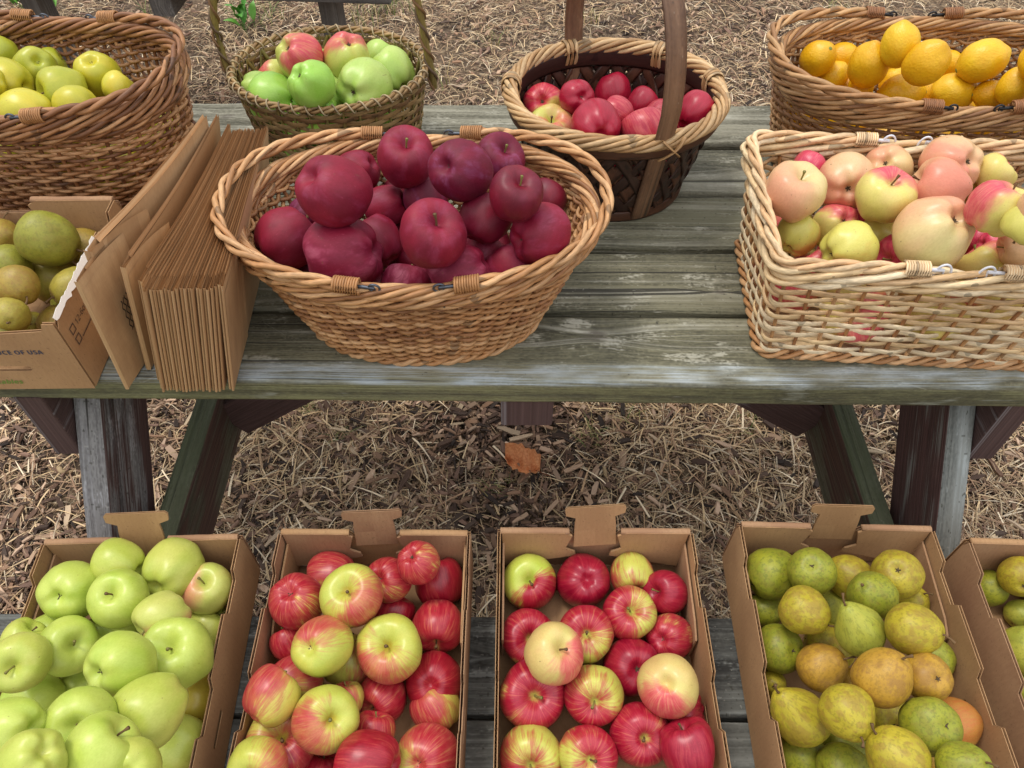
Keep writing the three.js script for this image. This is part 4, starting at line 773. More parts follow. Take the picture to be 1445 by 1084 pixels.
const SKINS = {
  green: [{ g1: [178, 200, 78], g2: [196, 210, 96] }, { g1: [204, 206, 102], g2: [186, 198, 84] }, { g1: [196, 204, 98], g2: [206, 206, 110], red: [228, 142, 112], red2: [222, 158, 116], cover: 0.34, side: 1.3, streak: 0.1, soft: 0.8 }, { g1: [192, 170, 60], g2: [206, 182, 72], russet: 0.15 }],
  stripe: [{ g1: [206, 200, 88], g2: [188, 196, 82], red: [182, 50, 58], red2: [204, 100, 84], cover: 0.36, side: 0.85, soft: 0.5, streak: 0.8, cavity: [186, 160, 52] }, { g1: [212, 196, 92], g2: [196, 190, 84], red: [172, 34, 50], red2: [198, 84, 78], cover: 0.6, side: 0.75, soft: 0.5, streak: 0.8, cavity: [190, 166, 58] }, { g1: [214, 186, 96], red: [164, 24, 44], red2: [190, 62, 66], cover: 0.8, side: 0.7, streak: 0.8 }, { g1: [200, 150, 80], red: [146, 14, 36], red2: [174, 36, 52], cover: 0.98, side: 0.2, streak: 0.7 }],
  mac: [{ g1: [186, 204, 72], g2: [202, 208, 96], red: [164, 18, 44], red2: [184, 50, 62], cover: 0.4, side: 1.3, streak: 0.6, cavity: [168, 182, 62] }, { g1: [204, 202, 92], g2: [190, 190, 84], red: [166, 18, 46], red2: [190, 54, 66], cover: 0.66, side: 0.75, soft: 0.5, streak: 0.9, cavity: [186, 186, 82] }, { g1: [214, 190, 100], red: [160, 14, 46], red2: [190, 48, 66], cover: 0.8, side: 0.6, streak: 0.75, cavity: [190, 176, 86] }, { g1: [190, 130, 80], red: [146, 10, 42], red2: [172, 30, 56], cover: 0.98, side: 0.2, streak: 0.6 }, { g1: [220, 202, 120], g2: [224, 190, 120], red: [206, 66, 78], red2: [222, 120, 104], cover: 0.36, side: 1.2, streak: 0.8, soft: 0.6 }],
  purple: [{ g1: [142, 16, 46], g2: [118, 12, 40], bloom: [156, 70, 96], bloomAmt: 0.5, rough: 0.58, coat: 0.0, spot: [196, 110, 120] }, { g1: [120, 14, 46], g2: [98, 10, 40], bloom: [138, 70, 104], bloomAmt: 0.75, rough: 0.6, coat: 0.0, spot: [180, 110, 130] }, { g1: [140, 20, 50], g2: [120, 16, 48], bloom: [190, 104, 122], bloomAmt: 0.7, rough: 0.6, coat: 0.0, spot: [220, 150, 150] }, { g1: [128, 10, 36], g2: [104, 8, 34], bloom: [134, 48, 72], bloomAmt: 0.35, rough: 0.5, coat: 0.05, spot: [190, 100, 110] }],
  yellow: [{ g1: [204, 190, 48], g2: [186, 182, 46] }, { g1: [168, 174, 48], g2: [184, 182, 54] }, { g1: [216, 196, 58], g2: [204, 196, 62] }],
  lime: [{ g1: [150, 200, 72], g2: [168, 208, 92] }, { g1: [204, 200, 96], g2: [192, 200, 96], red: [206, 66, 84], red2: [220, 110, 96], cover: 0.5, side: 1.2, streak: 0.7, soft: 0.5 }, { g1: [172, 206, 90], g2: [188, 210, 110] }],
  ruby: [{ g1: [216, 190, 96], red: [184, 24, 56], red2: [206, 70, 80], cover: 0.6, side: 1.0, streak: 0.6, soft: 0.5, cavity: [200, 180, 90] }, { g1: [170, 24, 52], g2: [150, 14, 46], red: [160, 12, 44], red2: [180, 30, 58], cover: 0.98, side: 0.2, streak: 0.5 }, { g1: [204, 90, 84], red: [178, 34, 62], red2: [206, 90, 92], cover: 0.85, side: 0.3, streak: 0.9 }, { g1: [210, 206, 104], g2: [214, 184, 104], red: [206, 72, 76], red2: [220, 120, 96], cover: 0.4, side: 0.8, streak: 0.8, soft: 0.5, cavity: [176, 196, 70] }],
  peach: [{ g1: [228, 180, 132], g2: [232, 196, 146], red: [222, 138, 112], cover: 0.45, side: 0.8, streak: 0.15, soft: 0.9 }, { g1: [222, 208, 110], g2: [228, 204, 124], red: [214, 70, 90], red2: [226, 120, 112], cover: 0.45, side: 1.4, streak: 0.35, soft: 0.6 }, { g1: [218, 208, 106], g2: [212, 204, 96], red: [226, 150, 80], cover: 0.25, side: 1.2, streak: 0.2, soft: 0.7 }, { g1: [228, 196, 140], g2: [224, 210, 140], red: [228, 160, 124], cover: 0.4, side: 1.0, streak: 0.2, soft: 0.9 }, { g1: [218, 110, 100], red: [196, 40, 78], red2: [220, 96, 110], cover: 0.85, side: 0.5, streak: 0.5 }],
  lemon: [{ g1: [240, 186, 22], g2: [234, 172, 16] }, { g1: [242, 198, 36], g2: [238, 184, 24] }],
  pear: [{ g1: [160, 160, 44], g2: [138, 146, 44], mott: 0.5, russet: 0.18 }, { g1: [190, 172, 48], g2: [172, 158, 44], mott: 0.45, russet: 0.35 }, { g1: [178, 176, 66], g2: [158, 166, 62], mott: 0.4, russet: 0.1 }, { g1: [196, 152, 54], g2: [178, 136, 46], mott: 0.35, russet: 0.5 }, { g1: [196, 172, 70], red: [190, 112, 54], red2: [186, 128, 56], cover: 0.62, side: 1.0, streak: 0.1, soft: 0.8, mott: 0.3 }],
  tan: [{ g1: [170, 142, 58], g2: [154, 132, 52], mott: 0.3, russet: 0.4 }, { g1: [172, 156, 62], g2: [158, 146, 56], mott: 0.25, russet: 0.2 }, { g1: [150, 148, 52], g2: [138, 136, 48], mott: 0.3, russet: 0.15 }],
};
const MATS = {}; { let s = 1; for (const k in SKINS) MATS[k] = SKINS[k].map(o => { const q = { ...o }; if (k === 'pear' || k === 'tan') { q.rough = 0.5; q.coat = 0.06; q.spots = 0.4; q.spot = [120, 98, 44]; } if (k === 'lemon') { q.rough = 0.42; q.bump = 0.0004; q.spots = 0.2; q.spot = [214, 150, 10]; q.coat = 0.15; } if (k === 'peach' || k === 'green' || k === 'yellow' || k === 'lime') { q.spots = q.spots ?? 0.22; q.spot = [150, 130, 70]; } return skinMat(q, s += 3.7); }); }
const stemMat = mat({ color: sr(104, 78, 46), roughness: 0.8 }), stemGreen = mat({ color: sr(126, 118, 58), roughness: 0.7 }), calMat = mat({ color: sr(76, 62, 42), roughness: 0.95, side: THREE.DoubleSide }), buttonMat = mat({ color: sr(122, 128, 58), roughness: 0.8 });

function revolve(fn, nu = 48, nv = 34) {       // fn(phi, az) -> [radius, y]
  const pos = [], uv = [], idx = [];
  for (let j = 0; j <= nv; j++) for (let i = 0; i <= nu; i++) {
    const tt = j / nv, ph = Math.PI * tt, az = i / nu * 2 * Math.PI, [r, y] = fn(ph, az);
    pos.push(Math.cos(az) * r, y, Math.sin(az) * r); uv.push(i / nu, ph / Math.PI);
  }
  for (let j = 0; j < nv; j++) for (let i = 0; i < nu; i++) { const a = j * (nu + 1) + i, b = a + nu + 1; if (j) idx.push(a, a + 1, b); if (j < nv - 1) idx.push(a + 1, b + 1, b); }
  const g = new THREE.BufferGeometry(); g.setAttribute('position', new THREE.Float32BufferAttribute(pos, 3)); g.setAttribute('uv', new THREE.Float32BufferAttribute(uv, 2)); g.setIndex(idx); g.computeVertexNormals();
  const n = g.attributes.normal; for (let j = 0; j <= nv; j++) { const a = j * (nu + 1), b = a + nu, x = n.getX(a) + n.getX(b), y = n.getY(a) + n.getY(b), z = n.getZ(a) + n.getZ(b), l = Math.hypot(x, y, z) || 1; n.setXYZ(a, x / l, y / l, z / l); n.setXYZ(b, x / l, y / l, z / l); }
  for (const [j, y] of [[0, 1], [nv, -1]]) for (let i = 0; i <= nu; i++) n.setXYZ(j * (nu + 1) + i, 0, y, 0);
  return g;
}
function appleGeo(seed, { hgt = 1, taper = 0.1, rib = 0.035, cav = 1, cal = 1 } = {}) {
  const cv = new THREE.CatmullRomCurve3([[0, 0.56], [0.07, 0.58], [0.17, 0.68], [0.31, 0.79], [0.5, 0.83], [0.72, 0.74], [0.9, 0.48], [0.99, 0.14], [0.97, -0.2], [0.86, -0.53], [0.68, -0.77], [0.48, -0.88], [0.31, -0.885], [0.17, -0.79], [0.07, -0.71], [0, -0.69]].map(([a, b]) => { const c = Math.max(0, 1 - a / 0.5); return v3(a, b > 0 ? b - (cav - 1) * 0.27 * c * c : b + (cal - 1) * 0.2 * c * c, 0); }), false, 'centripetal');
  return revolve((ph, az) => {
    const q0 = cv.getPoint(ph / Math.PI); let r = Math.max(0, q0.x), y = q0.y * hgt; if (ph < 1e-6 || ph > Math.PI - 1e-6) r = 0;
    const x = Math.cos(az) * r, z = Math.sin(az) * r;
    r *= 1 + taper * 0.3 + taper * 0.55 * y;
    const lob = Math.cos(5 * az + seed) * rib, low = sst(0.2, -0.8, y), hi = sst(0.3, 0.8, y);
    r *= 1 + lob * (0.15 + 0.85 * low); y += (-lob * 1.4 * low + lob * 0.7 * hi) * sst(0.1, 0.5, r);
    const q = 0.045 * noise(x * 1.2 + seed * 3, y * 1.2, z * 1.2) + 0.016 * noise(x * 4 + seed, y * 4, z * 4);
    y += 0.09 * x * Math.sin(seed * 2.1);
    return [r * (1 + q), y * (1 + q)];
  });
}
function pearGeo(seed, neck) {
  return revolve((ph, az) => {
    const s = Math.sin(ph), c = Math.cos(ph), x = Math.cos(az) * s, z = Math.sin(az) * s;
    const t = sst(-0.1, 1, c); let y = c * 0.95 + neck * t * 1.0, r = s * (1 - 0.42 * sst(0.15, 1, c) * Math.min(1, neck * 1.6));
    y += 0.16 * Math.exp(-Math.pow((Math.PI - ph) / 0.26, 2)); y -= 0.08 * Math.exp(-Math.pow(ph / 0.25, 2));
    const q = 0.07 * noise(x * 1.4 + seed * 5, c * 1.4, z * 1.4) + 0.02 * noise(x * 4 + seed, c * 4, z * 4);
    return [r * (1 + q) * 1.0, y * (1 + q * 0.6)];
  });
}
function lemonGeo(seed) {
  return revolve((ph, az) => {
    const s = Math.sin(ph), c = Math.cos(ph), x = Math.cos(az) * s, z = Math.sin(az) * s;
    let y = c * 1.16, r = Math.pow(s, 0.96);
    y += 0.2 * Math.exp(-Math.pow((Math.PI - ph) / 0.3, 2)) * -1; y += 0.06 * Math.exp(-Math.pow(ph / 0.3, 2));
    const q = 0.05 * noise(x * 1.6 + seed * 5, c * 1.6, z * 1.6) + 0.01 * noise(x * 5 + seed, c * 5, z * 5);
    return [r * (1 + q), y * (1 + q)];
  });
}
const GEO = {
  apple: [1, 2, 3, 4, 5].map(s => appleGeo(s, { hgt: [1, 1.06, 0.95, 1.02, 1.0][s - 1], taper: [0.08, 0.14, 0.02, 0.1, 0.0][s - 1], rib: [0.012, 0.03, 0.02, 0.01, 0.018][s - 1], cav: [1, 1.2, 0.85, 1.05, 1.1][s - 1] })),
  wide: [5, 6, 8].map(s => appleGeo(s, { hgt: 0.98, taper: 0.18, rib: 0.03, cav: 0.95, cal: 1.2 })),
  pear: [1, 2, 3].map(s => pearGeo(s, 0.22)), neck: [4, 5].map(s => pearGeo(s, 0.75)), round: [6, 7].map(s => pearGeo(s, 0.16)), lemon: [1, 2, 3].map(lemonGeo),
};
const calyxGeo = (() => { const l = []; for (let i = 0; i < 6; i++) { const s = new THREE.Shape(); s.moveTo(-0.045, 0); s.lineTo(0.045, 0); s.lineTo(0.012, 0.17); s.lineTo(-0.02, 0.14); const g = new THREE.ShapeGeometry(s); g.rotateX(-0.9 - 0.5 * (i % 2)); g.translate(0, 0, -0.02); g.rotateY(i / 6 * 6.283 + 0.2 * i); l.push(g.toNonIndexed()); } const d = new THREE.SphereGeometry(0.07, 8, 5); d.scale(1, 0.5, 1); l.push(d.toNonIndexed()); return mergeGeometries(l); })();
const stemGeo = [0, 1, 2].map(i => tube([v3(0, -0.12, 0), v3(0.01 * i, 0.08, 0.01), v3(0.03 + 0.03 * i, 0.24, 0.02 * i), v3(0.07 + 0.05 * i, 0.4, 0.03 * i)], { r: 0.046, sides: 7, taper: s => 1 - 0.35 * Math.sin(s * 3.0) + (s > 0.9 ? 0.35 : 0) }));
const pearStem = [0, 1].map(i => tube([v3(0, -0.08, 0), v3(0.01, 0.14, 0.01), v3(0.06 + 0.06 * i, 0.32, 0.02), v3(0.15 + 0.1 * i, 0.46, 0.04 * i)], { r: 0.05, sides: 7, taper: s => (s < 0.15 ? 1.35 : 0.85) + (s > 0.85 ? 0.5 : 0) }));
const lemonButton = (() => { const d = new THREE.SphereGeometry(0.13, 10, 6); d.scale(1, 0.45, 1); return d; })();

const camR = v3(1, 0, 0).applyQuaternion(camera.quaternion), camU = v3(0, 1, 0).applyQuaternion(camera.quaternion), camB = v3(0, 0, 1).applyQuaternion(camera.quaternion);
const frnd = mulberry(909);
// puts one fruit: centre, radius, stem axis (world), skin kind and variant
function fruit(spec, p, R, axis, red, variant, say) {
  const shape = spec.shape === 'pear' && say.neck ? 'neck' : spec.shape, G = GEO[shape], g = G[Math.floor(frnd() * G.length)];
  const t = thing(spec.name, say.label, spec.category, [p.x, p.y - R * 0.9, p.z], spec.group);
  const q = new THREE.Quaternion().setFromUnitVectors(v3(0, 1, 0), axis);
  // turn round the axis so that the blush (+x) faces the wanted side
  const bx = v3(1, 0, 0).applyQuaternion(q), bz = v3(0, 0, 1).applyQuaternion(q), an = Math.atan2(-red.dot(bz), red.dot(bx));
  q.multiply(new THREE.Quaternion().setFromAxisAngle(v3(0, 1, 0), an));
  const h = new THREE.Group(); h.name = 'body'; h.position.y = R * 0.9; h.quaternion.copy(q); h.scale.setScalar(R);
  const put = (name, geo, m, y, flip) => { const o = part(name, geo, m, t); o.quaternion.copy(q); if (flip) o.quaternion.multiply(new THREE.Quaternion().setFromAxisAngle(v3(1, 0, 0), Math.PI)); o.position.copy(v3(0, y * R, 0).applyQuaternion(q)).add(v3(0, R * 0.9, 0)); o.scale.setScalar(R); return o; };
  put('skin', g, MATS[spec.skin][variant], 0);
  const ap = shape === 'apple' || shape === 'wide';
  if (ap) {
    if (say.stem) put('stem', stemGeo[Math.floor(frnd() * 3)], frnd() < 0.5 ? stemMat : stemGreen, 0.56);
    put('calyx', calyxGeo, calMat, -0.685, true).scale.multiplyScalar(0.72);
  } else if (shape === 'lemon') put('stem_button', lemonButton, buttonMat, 1.2);
  else { put('stem', pearStem[Math.floor(frnd() * 2)], stemMat, shape === 'neck' ? 1.6 : shape === 'round' ? 1.02 : 1.06); put('calyx', calyxGeo, calMat, -0.8, true).scale.multiplyScalar(0.75); }
  return t;
}
// Each pile: fruits as seen [x, y, r, end, ex, ey, variant, blush angle]; they are let down along the line of sight until they touch the pile, so the lowest are listed first.
function pile(spec, shell, floor, list, fill = null) {
  const placed = [];
  const say = (vr, end, neck, R, top) => { const look = spec.looks[vr], m = spec.mean || (spec.mean = R), sz = R > m * 1.17 ? 'large ' : R < m * 0.83 ? 'small ' : ''; const e = end === 's' ? ', stem showing' : end === 'c' ? ', calyx showing' : ''; return { label: `${sz}${look}${e}${top ? ', on top' : ''}, ${spec.where}`, stem: true, neck }; };
  if (fill) {
    const [n, R0, ys] = fill; let tries = 0;
    while (placed.length < n && tries++ < 6000) {
      const R = R0 * (0.92 + 0.16 * frnd()), p = v3(shell.x + (frnd() - 0.5) * 0.46, floor + R * 0.95 + ys * Math.floor(frnd() * 1.0), shell.z + (frnd() - 0.5) * 0.3);
      if (shell.inside(p) < R * 0.85 || placed.some(o => o.p.distanceTo(p) < (o.R + R) * 0.98)) continue;
      placed.push({ p, R, fill: true });
    }
    for (const o of placed) fruit(spec, o.p, o.R, v3(frnd() - 0.5, 0.6, frnd() - 0.5).normalize(), v3(frnd() - 0.5, 0.3, frnd() - 0.5), spec.fillVariant ?? 0, { label: `${spec.looks[spec.fillVariant ?? 0]} deep in the pile, ${spec.where}`, stem: true });
  }
  for (const [zx, zy, zr, end = 'n', ex, ey, vr = 0, blush = null, lower = 0] of list) {
    const [ox, oy, sc] = spec.zoom, px = ox + zx / sc, py = oy + zy / sc, rp = zr / sc / FPX * 0.985;
    const d = rayOf(px, py); let t = 0.5, ok = null;
    let was = -9;
    for (; t < 2.2; t += 0.0015) {
      const p = d.clone().multiplyScalar(t).add(camera.position), R = rp * t * 0.985;
      if (p.y - R * 0.9 < floor) break;
      const ins = shell.inside(p), out = ins < was; was = ins;
      if (out && p.y - R * 0.2 < shell.y + shell.h && ins < R * 0.72 && ins > -0.1) break;
      if (!(!out && ins < R * 0.7 && p.y - R * 0.3 < shell.y + shell.h) && placed.some(o => o.p.distanceTo(p) < (o.R + R) * 0.955)) break;
      ok = { p, R };
    }
    if (!ok) continue;
    {   // keep clear of the walls: slide inwards by what would stick through
      const p = ok.p, R = ok.R, rim = shell.y + shell.h, up = p.y - rim, need = up < 0 ? R * 0.96 : Math.sqrt(Math.max(0, R * R - up * up)), e = 0.002, f = (x, z) => shell.inside(v3(x, Math.min(p.y, rim), z));
      for (let k = 0; k < 6; k++) { const m = need - f(p.x, p.z); if (m <= 0.0005) break; const gx = f(p.x + e, p.z) - f(p.x - e, p.z), gz = f(p.x, p.z + e) - f(p.x, p.z - e), l = Math.hypot(gx, gz); if (l < 1e-6) break; p.x += gx / l * Math.min(m, 0.012); p.z += gz / l * Math.min(m, 0.012); if (k === 5) ok.R *= 0.96; }
    }
    const lift = ok.p.y - ok.R > floor + (fill ? 0.075 : 0.03); placed.push(ok);
    // axis
    let ax, dir = null;
    if (end === 'n') { const a = frnd() * 6.283; ax = v3(Math.cos(a), Math.sin(a) * 0.7 + 0.5, -0.12).normalize(); if (spec.shape === 'lemon') ax = v3(Math.cos(a), Math.sin(a) * 0.4, -0.1).normalize(); }
    else { let dx = (ex - zx) / zr, dy = -(ey - zy) / zr; const l = Math.hypot(dx, dy), lim = spec.shape === 'apple' || spec.shape === 'wide' ? 1.15 : 1.3; let k = l / lim; if (k > 0.96) { dx *= 0.96 * lim / l; dy *= 0.96 * lim / l; k = 0.96; } ax = v3(dx / lim * 1.0, dy / lim * 1.0, Math.sqrt(Math.max(0.02, 1 - Math.pow(Math.hypot(dx, dy) / lim, 2)))); if (end === 'c') ax.negate(); }
    const world = (c) => camR.clone().multiplyScalar(c.x).addScaledVector(camU, c.y).addScaledVector(camB, c.z).normalize();
    const b = blush === null ? frnd() * 360 : blush, br = b * Math.PI / 180;
    const red = world(v3(Math.cos(br), Math.sin(br), blush === null ? frnd() - 0.3 : 0.1));
    const neck = spec.shape === 'pear' && lower === 2;
    fruit(spec, ok.p, ok.R, world(ax), red, vr, say(vr, end, neck, ok.R, lift));
  }
}
const S = 's', C = 'c', N_ = 'n';
// ---- the bench trays
pile({ name: 'apple', category: 'apple', shape: 'apple', skin: 'green', group: 'green apples in the bench tray', where: 'in the green apple tray', looks: ['pale green apple', 'yellow green apple', 'green apple with pink blush', 'dull golden apple'], zoom: [0, 720, 2.978] }, T1.shell, BY + 0.006, [
  [190, 525, 95, N_, 0, 0, 0], [470, 520, 108, N_, 0, 0, 0], [720, 372, 92, N_, 0, 0, 0], [880, 500, 105, N_, 0, 0, 1], [835, 800, 108, C, 770, 768, 3], [345, 752, 100, N_, 0, 0, 0], [655, 620, 88, N_, 0, 0, 0], [210, 960, 90, N_, 0, 0, 1], [490, 800, 80, N_, 0, 0, 0], [135, 812, 122, S, 110, 800, 0], [760, 990, 128, N_, 0, 0, 1], [60, 560, 90, N_, 0, 0, 1], [330, 1080, 110, N_, 0, 0, 0],
  [297, 340, 127, C, 305, 337, 0], [512, 190, 106, N_, 0, 0, 1, 20], [730, 232, 122, C, 700, 287, 1], [900, 330, 108, S, 915, 258, 2, 170], [500, 372, 125, S, 508, 305, 0], [680, 452, 112, S, 598, 508, 2, 280], [285, 570, 122, S, 388, 535, 0], [815, 605, 140, S, 805, 508, 0], [85, 636, 120, S, 118, 628, 1], [510, 650, 142, C, 447, 645, 0], [630, 838, 145, S, 550, 888, 1], [340, 888, 142, S, 387, 850, 0], [45, 925, 132, N_, 0, 0, 0], [425, 1015, 158, N_, 0, 0, 0, 20], [130, 1065, 138, N_, 0, 0, 1], [690, 1085, 132, C, 740, 1045, 1]]);
pile({ name: 'apple', category: 'apple', shape: 'apple', skin: 'stripe', group: 'streaked apples in the bench tray', where: 'in the streaked apple tray', looks: ['red streaked yellow apple', 'half red half yellow apple', 'red apple with a little yellow', 'deep red apple'], zoom: [300, 700, 2.823] }, T2.shell, BY + 0.006, [
  [905, 345, 102, N_, 0, 0, 3], [715, 470, 85, N_, 0, 0, 3], [285, 585, 72, N_, 0, 0, 2], [540, 650, 110, N_, 0, 0, 0], [675, 805, 100, S, 620, 835, 2, 20], [530, 812, 75, N_, 0, 0, 1], [645, 940, 84, N_, 0, 0, 2], [430, 1100, 85, N_, 0, 0, 3], [885, 740, 115, C, 882, 710, 3], [325, 740, 105, C, 265, 712, 1, 120], [270, 985, 135, S, 300, 890, 1, 300], [480, 300, 100, C, 590, 285, 1, 60], [700, 335, 92, C, 663, 302, 2],
  [325, 420, 110, C, 313, 345, 2], [820, 265, 87, C, 787, 212, 2, 190], [900, 520, 108, S, 900, 600, 2, 90], [555, 400, 125, S, 543, 325, 0, 330], [435, 600, 118, C, 400, 567, 0, 110], [705, 615, 130, S, 712, 540, 0, 250], [200, 795, 113, C, 140, 880, 1, 190], [920, 845, 102, N_, 0, 0, 1, 200], [855, 1040, 125, C, 820, 1015, 1, 20], [450, 890, 133, S, 520, 833, 0, 210], [125, 1080, 120, S, 120, 1075, 0], [615, 1070, 132, N_, 0, 0, 3]]);
pile({ name: 'apple', category: 'apple', shape: 'apple', skin: 'mac', group: 'crimson apples in the bench tray', where: 'in the crimson apple tray', looks: ['bright green apple with a crimson cheek', 'crimson and yellow apple', 'crimson apple with faint yellow', 'dark crimson apple', 'pale yellow pink apple'], zoom: [660, 690, 2.7525] }, T3.shell, BY + 0.006, [
  [850, 865, 88, N_, 0, 0, 2], [235, 360, 108, S, 235, 322, 0, 315], [450, 358, 103, C, 458, 323, 3], [637, 320, 85, S, 645, 385, 1, 270], [785, 402, 84, S, 712, 382, 3], [622, 485, 102, S, 627, 437, 1, 170], [222, 570, 105, S, 232, 550, 2], [455, 565, 112, S, 455, 525, 1, 100], [805, 575, 90, C, 745, 560, 2], [640, 690, 112, C, 650, 660, 3], [240, 795, 128, S, 250, 755, 2], [490, 800, 117, S, 482, 797, 1, 230], [670, 952, 120, S, 680, 920, 2, 200], [855, 1010, 108, N_, 0, 0, 3], [235, 1040, 122, S, 232, 1035, 1, 250], [465, 1035, 117, S, 475, 1005, 1, 30], [335, 640, 120, S, 375, 568, 4, 330], [778, 765, 120, C, 745, 707, 4, 250]]);
pile({ name: 'pear', category: 'pear', shape: 'pear', skin: 'pear', group: 'pears in the full bench tray', where: 'in the full pear tray', looks: ['speckled green pear', 'yellow green russet pear', 'light green pear', 'golden brown pear', 'orange blushed pear'], zoom: [1010, 700, 2.823] }, T4.shell, BY + 0.006, [
  [200, 455, 72, N_, 0, 0, 0], [460, 450, 84, N_, 0, 0, 2], [785, 432, 78, S, 822, 365, 1], [225, 745, 55, S, 205, 735, 1], [525, 740, 55, S, 535, 705, 3], [690, 880, 92, C, 665, 885, 1], [510, 1010, 92, S, 600, 985, 0], [335, 1040, 98, N_, 0, 0, 0], [965, 910, 102, N_, 0, 0, 4, 30], [880, 652, 88, C, 870, 628, 0], [440, 600, 97, S, 560, 635, 1], [540, 325, 88, N_, 0, 0, 1], [870, 1010, 90, N_, 0, 0, 3],
  [205, 312, 102, N_, 0, 0, 0], [380, 302, 96, C, 345, 240, 0], [720, 314, 100, C, 675, 258, 1], [345, 452, 96, S, 440, 505, 1], [625, 396, 96, S, 545, 328, 0], [250, 610, 98, C, 302, 584, 0], [580, 545, 98, S, 482, 400, 2, null, 2], [780, 530, 105, S, 875, 525, 1], [415, 682, 96, S, 500, 620, 3], [840, 722, 96, C, 848, 688, 3], [660, 727, 114, S, 722, 612, 3], [345, 890, 112, S, 230, 760, 1, null, 2], [520, 855, 110, S, 535, 925, 1], [855, 914, 115, C, 885, 857, 0], [735, 1055, 122, N_, 0, 0, 1], [500, 1085, 98, N_, 0, 0, 0], [985, 1085, 102, S, 1035, 1010, 0]]);
pile({ name: 'pear', category: 'pear', shape: 'pear', skin: 'pear', group: 'pears in the end tray', where: 'in the tray at the bench end', looks: ['speckled green pear', 'yellow green russet pear', 'light green pear'], zoom: [1010, 700, 2.823] }, T5.shell, BY + 0.006, [[1090, 360, 72, N_, 0, 0, 0], [1215, 475, 62, N_, 0, 0, 2], [1215, 750, 66, N_, 0, 0, 0], [1320, 380, 85, N_, 0, 0, 1], [1340, 560, 90, N_, 0, 0, 0], [1215, 322, 82, C, 1175, 358, 1], [1240, 612, 98, N_, 0, 0, 2]]);
// ---- the table tray
pile({ name: 'pear', category: 'pear', shape: 'round', skin: 'tan', group: 'tan pears in the printed tray', where: 'in the printed tray on the table', looks: ['tan russet pear', 'yellow tan pear', 'olive pear'], zoom: [0, 240, 3.188] }, TG.shell, Y_T + 0.006, [
  [145, 700, 65, S, 175, 665, 1], [240, 492, 112, N_, 0, 0, 1], [390, 335, 88, N_, 0, 0, 0], [20, 292, 80, N_, 0, 0, 0], [300, 600, 70, N_, 0, 0, 2], [40, 425, 97, N_, 0, 0, 2], [-60, 560, 100, N_, 0, 0, 0], [205, 308, 130, N_, 0, 0, 2], [345, 530, 100, S, 258, 590, 1], [265, 692, 90, N_, 0, 0, 0], [75, 520, 97, S, 165, 590, 0], [45, 652, 84, S, 95, 700, 1], [15, 745, 100, N_, 0, 0, 2]]);
// ---- the baskets
pile({ name: 'apple', category: 'apple', shape: 'apple', skin: 'yellow', group: 'yellow apples in the brown basket', where: 'in the yellow apple basket', looks: ['yellow apple', 'olive green apple', 'bright yellow apple'], zoom: [0, 0, 3.44] }, shA, Y_T + 0.03, [
  [165, 450, 60, N_, 0, 0, 0], [250, 300, 70, N_, 0, 0, 1], [5, 245, 80, N_, 0, 0, 1], [0, 545, 70, N_, 0, 0, 2], [470, 470, 70, N_, 0, 0, 0], [175, 336, 100, C, 240, 320, 1], [475, 362, 106, C, 490, 322, 0], [575, 425, 78, N_, 0, 0, 2], [40, 402, 112, N_, 0, 0, 0], [300, 442, 116, S, 205, 485, 1], [370, 515, 102, N_, 0, 0, 0], [130, 562, 126, N_, 0, 0, 2], [-90, 400, 105, N_, 0, 0, 0]], [13, 0.042, 0]);
pile({ name: 'apple', category: 'apple', shape: 'wide', skin: 'lime', group: 'green apples in the bamboo basket', where: 'in the bamboo basket', looks: ['bright green apple', 'yellow apple with red blush', 'soft lime green apple'], zoom: [230, 0, 1.6236] }, shB, Y_T + 0.012, [
  [258, 178, 38, N_, 0, 0, 1, 200], [368, 165, 47, N_, 0, 0, 0], [390, 222, 46, N_, 0, 0, 2], [500, 130, 38, N_, 0, 0, 2], [205, 210, 40, N_, 0, 0, 2], [360, 266, 48, N_, 0, 0, 0], [525, 167, 52, N_, 0, 0, 2], [243, 234, 58, N_, 0, 0, 0], [312, 130, 53, C, 285, 122, 1, 340], [422, 130, 52, C, 440, 105, 1, 100], [335, 205, 54, C, 305, 193, 0], [460, 202, 62, C, 430, 238, 2]], [8, 0.04, 0]);
pile({ name: 'apple', category: 'apple', shape: 'apple', skin: 'purple', group: 'purple apples in the oval basket', where: 'in the purple apple basket', looks: ['deep crimson purple apple', 'plum purple bloomy apple', 'crimson apple with pale bloom', 'dark red apple'], zoom: [290, 160, 2.449], fillVariant: 3 }, shC, Y_T + 0.012, [
  [670, 268, 60, N_, 0, 0, 3], [340, 345, 66, N_, 0, 0, 1], [720, 505, 66, N_, 0, 0, 3], [1190, 292, 68, N_, 0, 0, 3], [625, 322, 74, N_, 0, 0, 0], [760, 295, 78, N_, 0, 0, 1], [965, 492, 78, N_, 0, 0, 0], [590, 445, 92, N_, 0, 0, 0], [965, 362, 92, N_, 0, 0, 3], [520, 200, 78, N_, 0, 0, 0], [690, 600, 88, N_, 0, 0, 2], [1080, 562, 96, N_, 0, 0, 0], [880, 555, 106, N_, 0, 0, 2], [290, 432, 113, N_, 0, 0, 0], [1175, 430, 109, C, 1070, 475, 0], [1025, 148, 87, S, 1060, 115, 1], [480, 487, 129, N_, 0, 0, 2], [443, 267, 124, C, 365, 235, 0], [693, 154, 98, S, 707, 110, 0], [1072, 280, 98, S, 1103, 240, 3], [785, 420, 119, S, 825, 375, 0], [880, 197, 106, C, 820, 210, 1]], [16, 0.046, 0]);
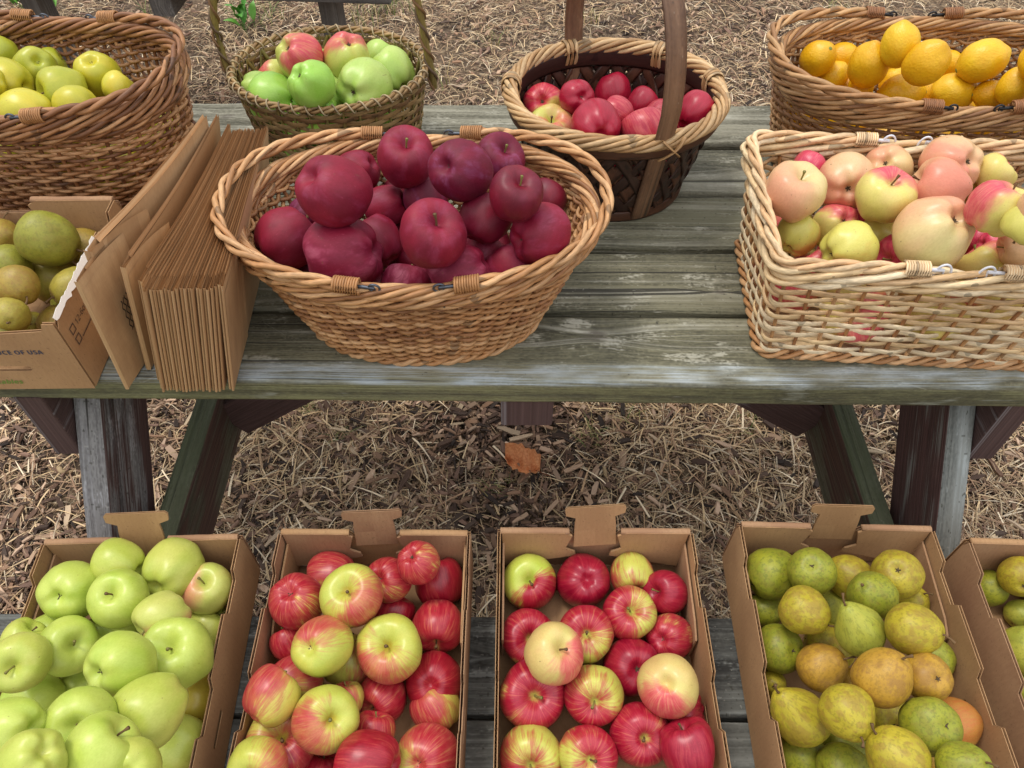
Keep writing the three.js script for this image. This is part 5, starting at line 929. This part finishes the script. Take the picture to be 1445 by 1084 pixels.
pile({ name: 'apple', category: 'apple', shape: 'apple', skin: 'ruby', group: 'red apples in the hoop basket', where: 'in the hoop handled basket', looks: ['red apple with yellow patches', 'deep ruby red apple', 'rosy streaked apple', 'yellow apple flushed pink'], zoom: [680, 0, 3.284], fillVariant: 1 }, shD, Y_T + 0.014, [
  [650, 650, 60, N_, 0, 0, 1], [405, 532, 52, N_, 0, 0, 2], [900, 492, 50, N_, 0, 0, 1], [745, 482, 74, N_, 0, 0, 1], [970, 602, 66, N_, 0, 0, 2], [990, 522, 87, N_, 0, 0, 1], [440, 452, 84, C, 465, 480, 1], [607, 420, 87, N_, 0, 0, 1], [620, 527, 80, N_, 0, 0, 2], [820, 545, 74, N_, 0, 0, 2], [268, 482, 101, C, 250, 497, 0, 120], [320, 617, 110, S, 320, 550, 3, 280], [760, 612, 114, N_, 0, 0, 2], [530, 587, 112, C, 545, 668, 1]], [7, 0.042, 0]);
pile({ name: 'lemon', category: 'lemon', shape: 'lemon', skin: 'lemon', group: 'lemons in the oval basket', where: 'in the basket of lemons', looks: ['golden yellow lemon', 'bright yellow lemon'], zoom: [1020, 0, 3.4] }, shE, Y_T + 0.04, [
  [840, 330, 52, N_, 0, 0, 0], [1060, 380, 56, N_, 0, 0, 0], [1085, 305, 60, N_, 0, 0, 0], [1370, 520, 62, N_, 0, 0, 1], [665, 412, 62, N_, 0, 0, 0], [575, 268, 66, N_, 0, 0, 0], [815, 395, 62, C, 830, 350, 1], [1280, 452, 66, N_, 0, 0, 0], [530, 370, 66, S, 568, 325, 1], [455, 282, 82, S, 480, 272, 0], [1400, 412, 76, C, 1440, 335, 1], [700, 312, 96, C, 688, 240, 0], [850, 217, 90, C, 835, 130, 1], [860, 445, 88, S, 985, 455, 0], [975, 302, 100, C, 1000, 260, 0], [1105, 447, 94, S, 985, 455, 1], [1245, 292, 98, C, 1372, 250, 1], [1520, 300, 90, N_, 0, 0, 0], [1560, 430, 90, N_, 0, 0, 1]], [14, 0.036, 0]);
pile({ name: 'apple', category: 'apple', shape: 'wide', skin: 'peach', group: 'peach coloured apples in the blond basket', where: 'in the blond rectangular basket', looks: ['peach coloured apple', 'yellow apple with a pink top', 'yellow green apple', 'pale cream pink apple', 'rose red apple'], zoom: [1020, 160, 2.852], fillVariant: 1 }, shF, Y_T + 0.012, [
  [570, 425, 58, N_, 0, 0, 4], [380, 605, 58, N_, 0, 0, 1], [1030, 512, 58, N_, 0, 0, 4], [1090, 535, 66, N_, 0, 0, 4], [1030, 315, 70, N_, 0, 0, 2], [342, 218, 68, N_, 0, 0, 4], [625, 492, 74, N_, 0, 0, 2], [1090, 242, 78, S, 1150, 200, 1, 30], [655, 212, 92, C, 603, 200, 3], [495, 277, 110, C, 465, 345, 0], [455, 457, 90, C, 468, 440, 1, 60], [300, 487, 84, N_, 0, 0, 2, 280], [910, 192, 114, C, 950, 205, 0], [287, 317, 116, S, 305, 242, 3], [865, 302, 118, N_, 0, 0, 0], [1060, 622, 110, N_, 0, 0, 1, 60], [1190, 532, 80, N_, 0, 0, 0], [720, 585, 100, S, 612, 600, 4], [650, 332, 114, S, 650, 272, 1, 60], [505, 547, 106, N_, 0, 0, 2, 240], [850, 482, 146, C, 903, 428, 3], [1110, 382, 116, S, 1155, 285, 1, 110], [1300, 400, 100, N_, 0, 0, 0], [1300, 560, 100, N_, 0, 0, 2]], [13, 0.042, 0]);

renderer.render(scene, camera);
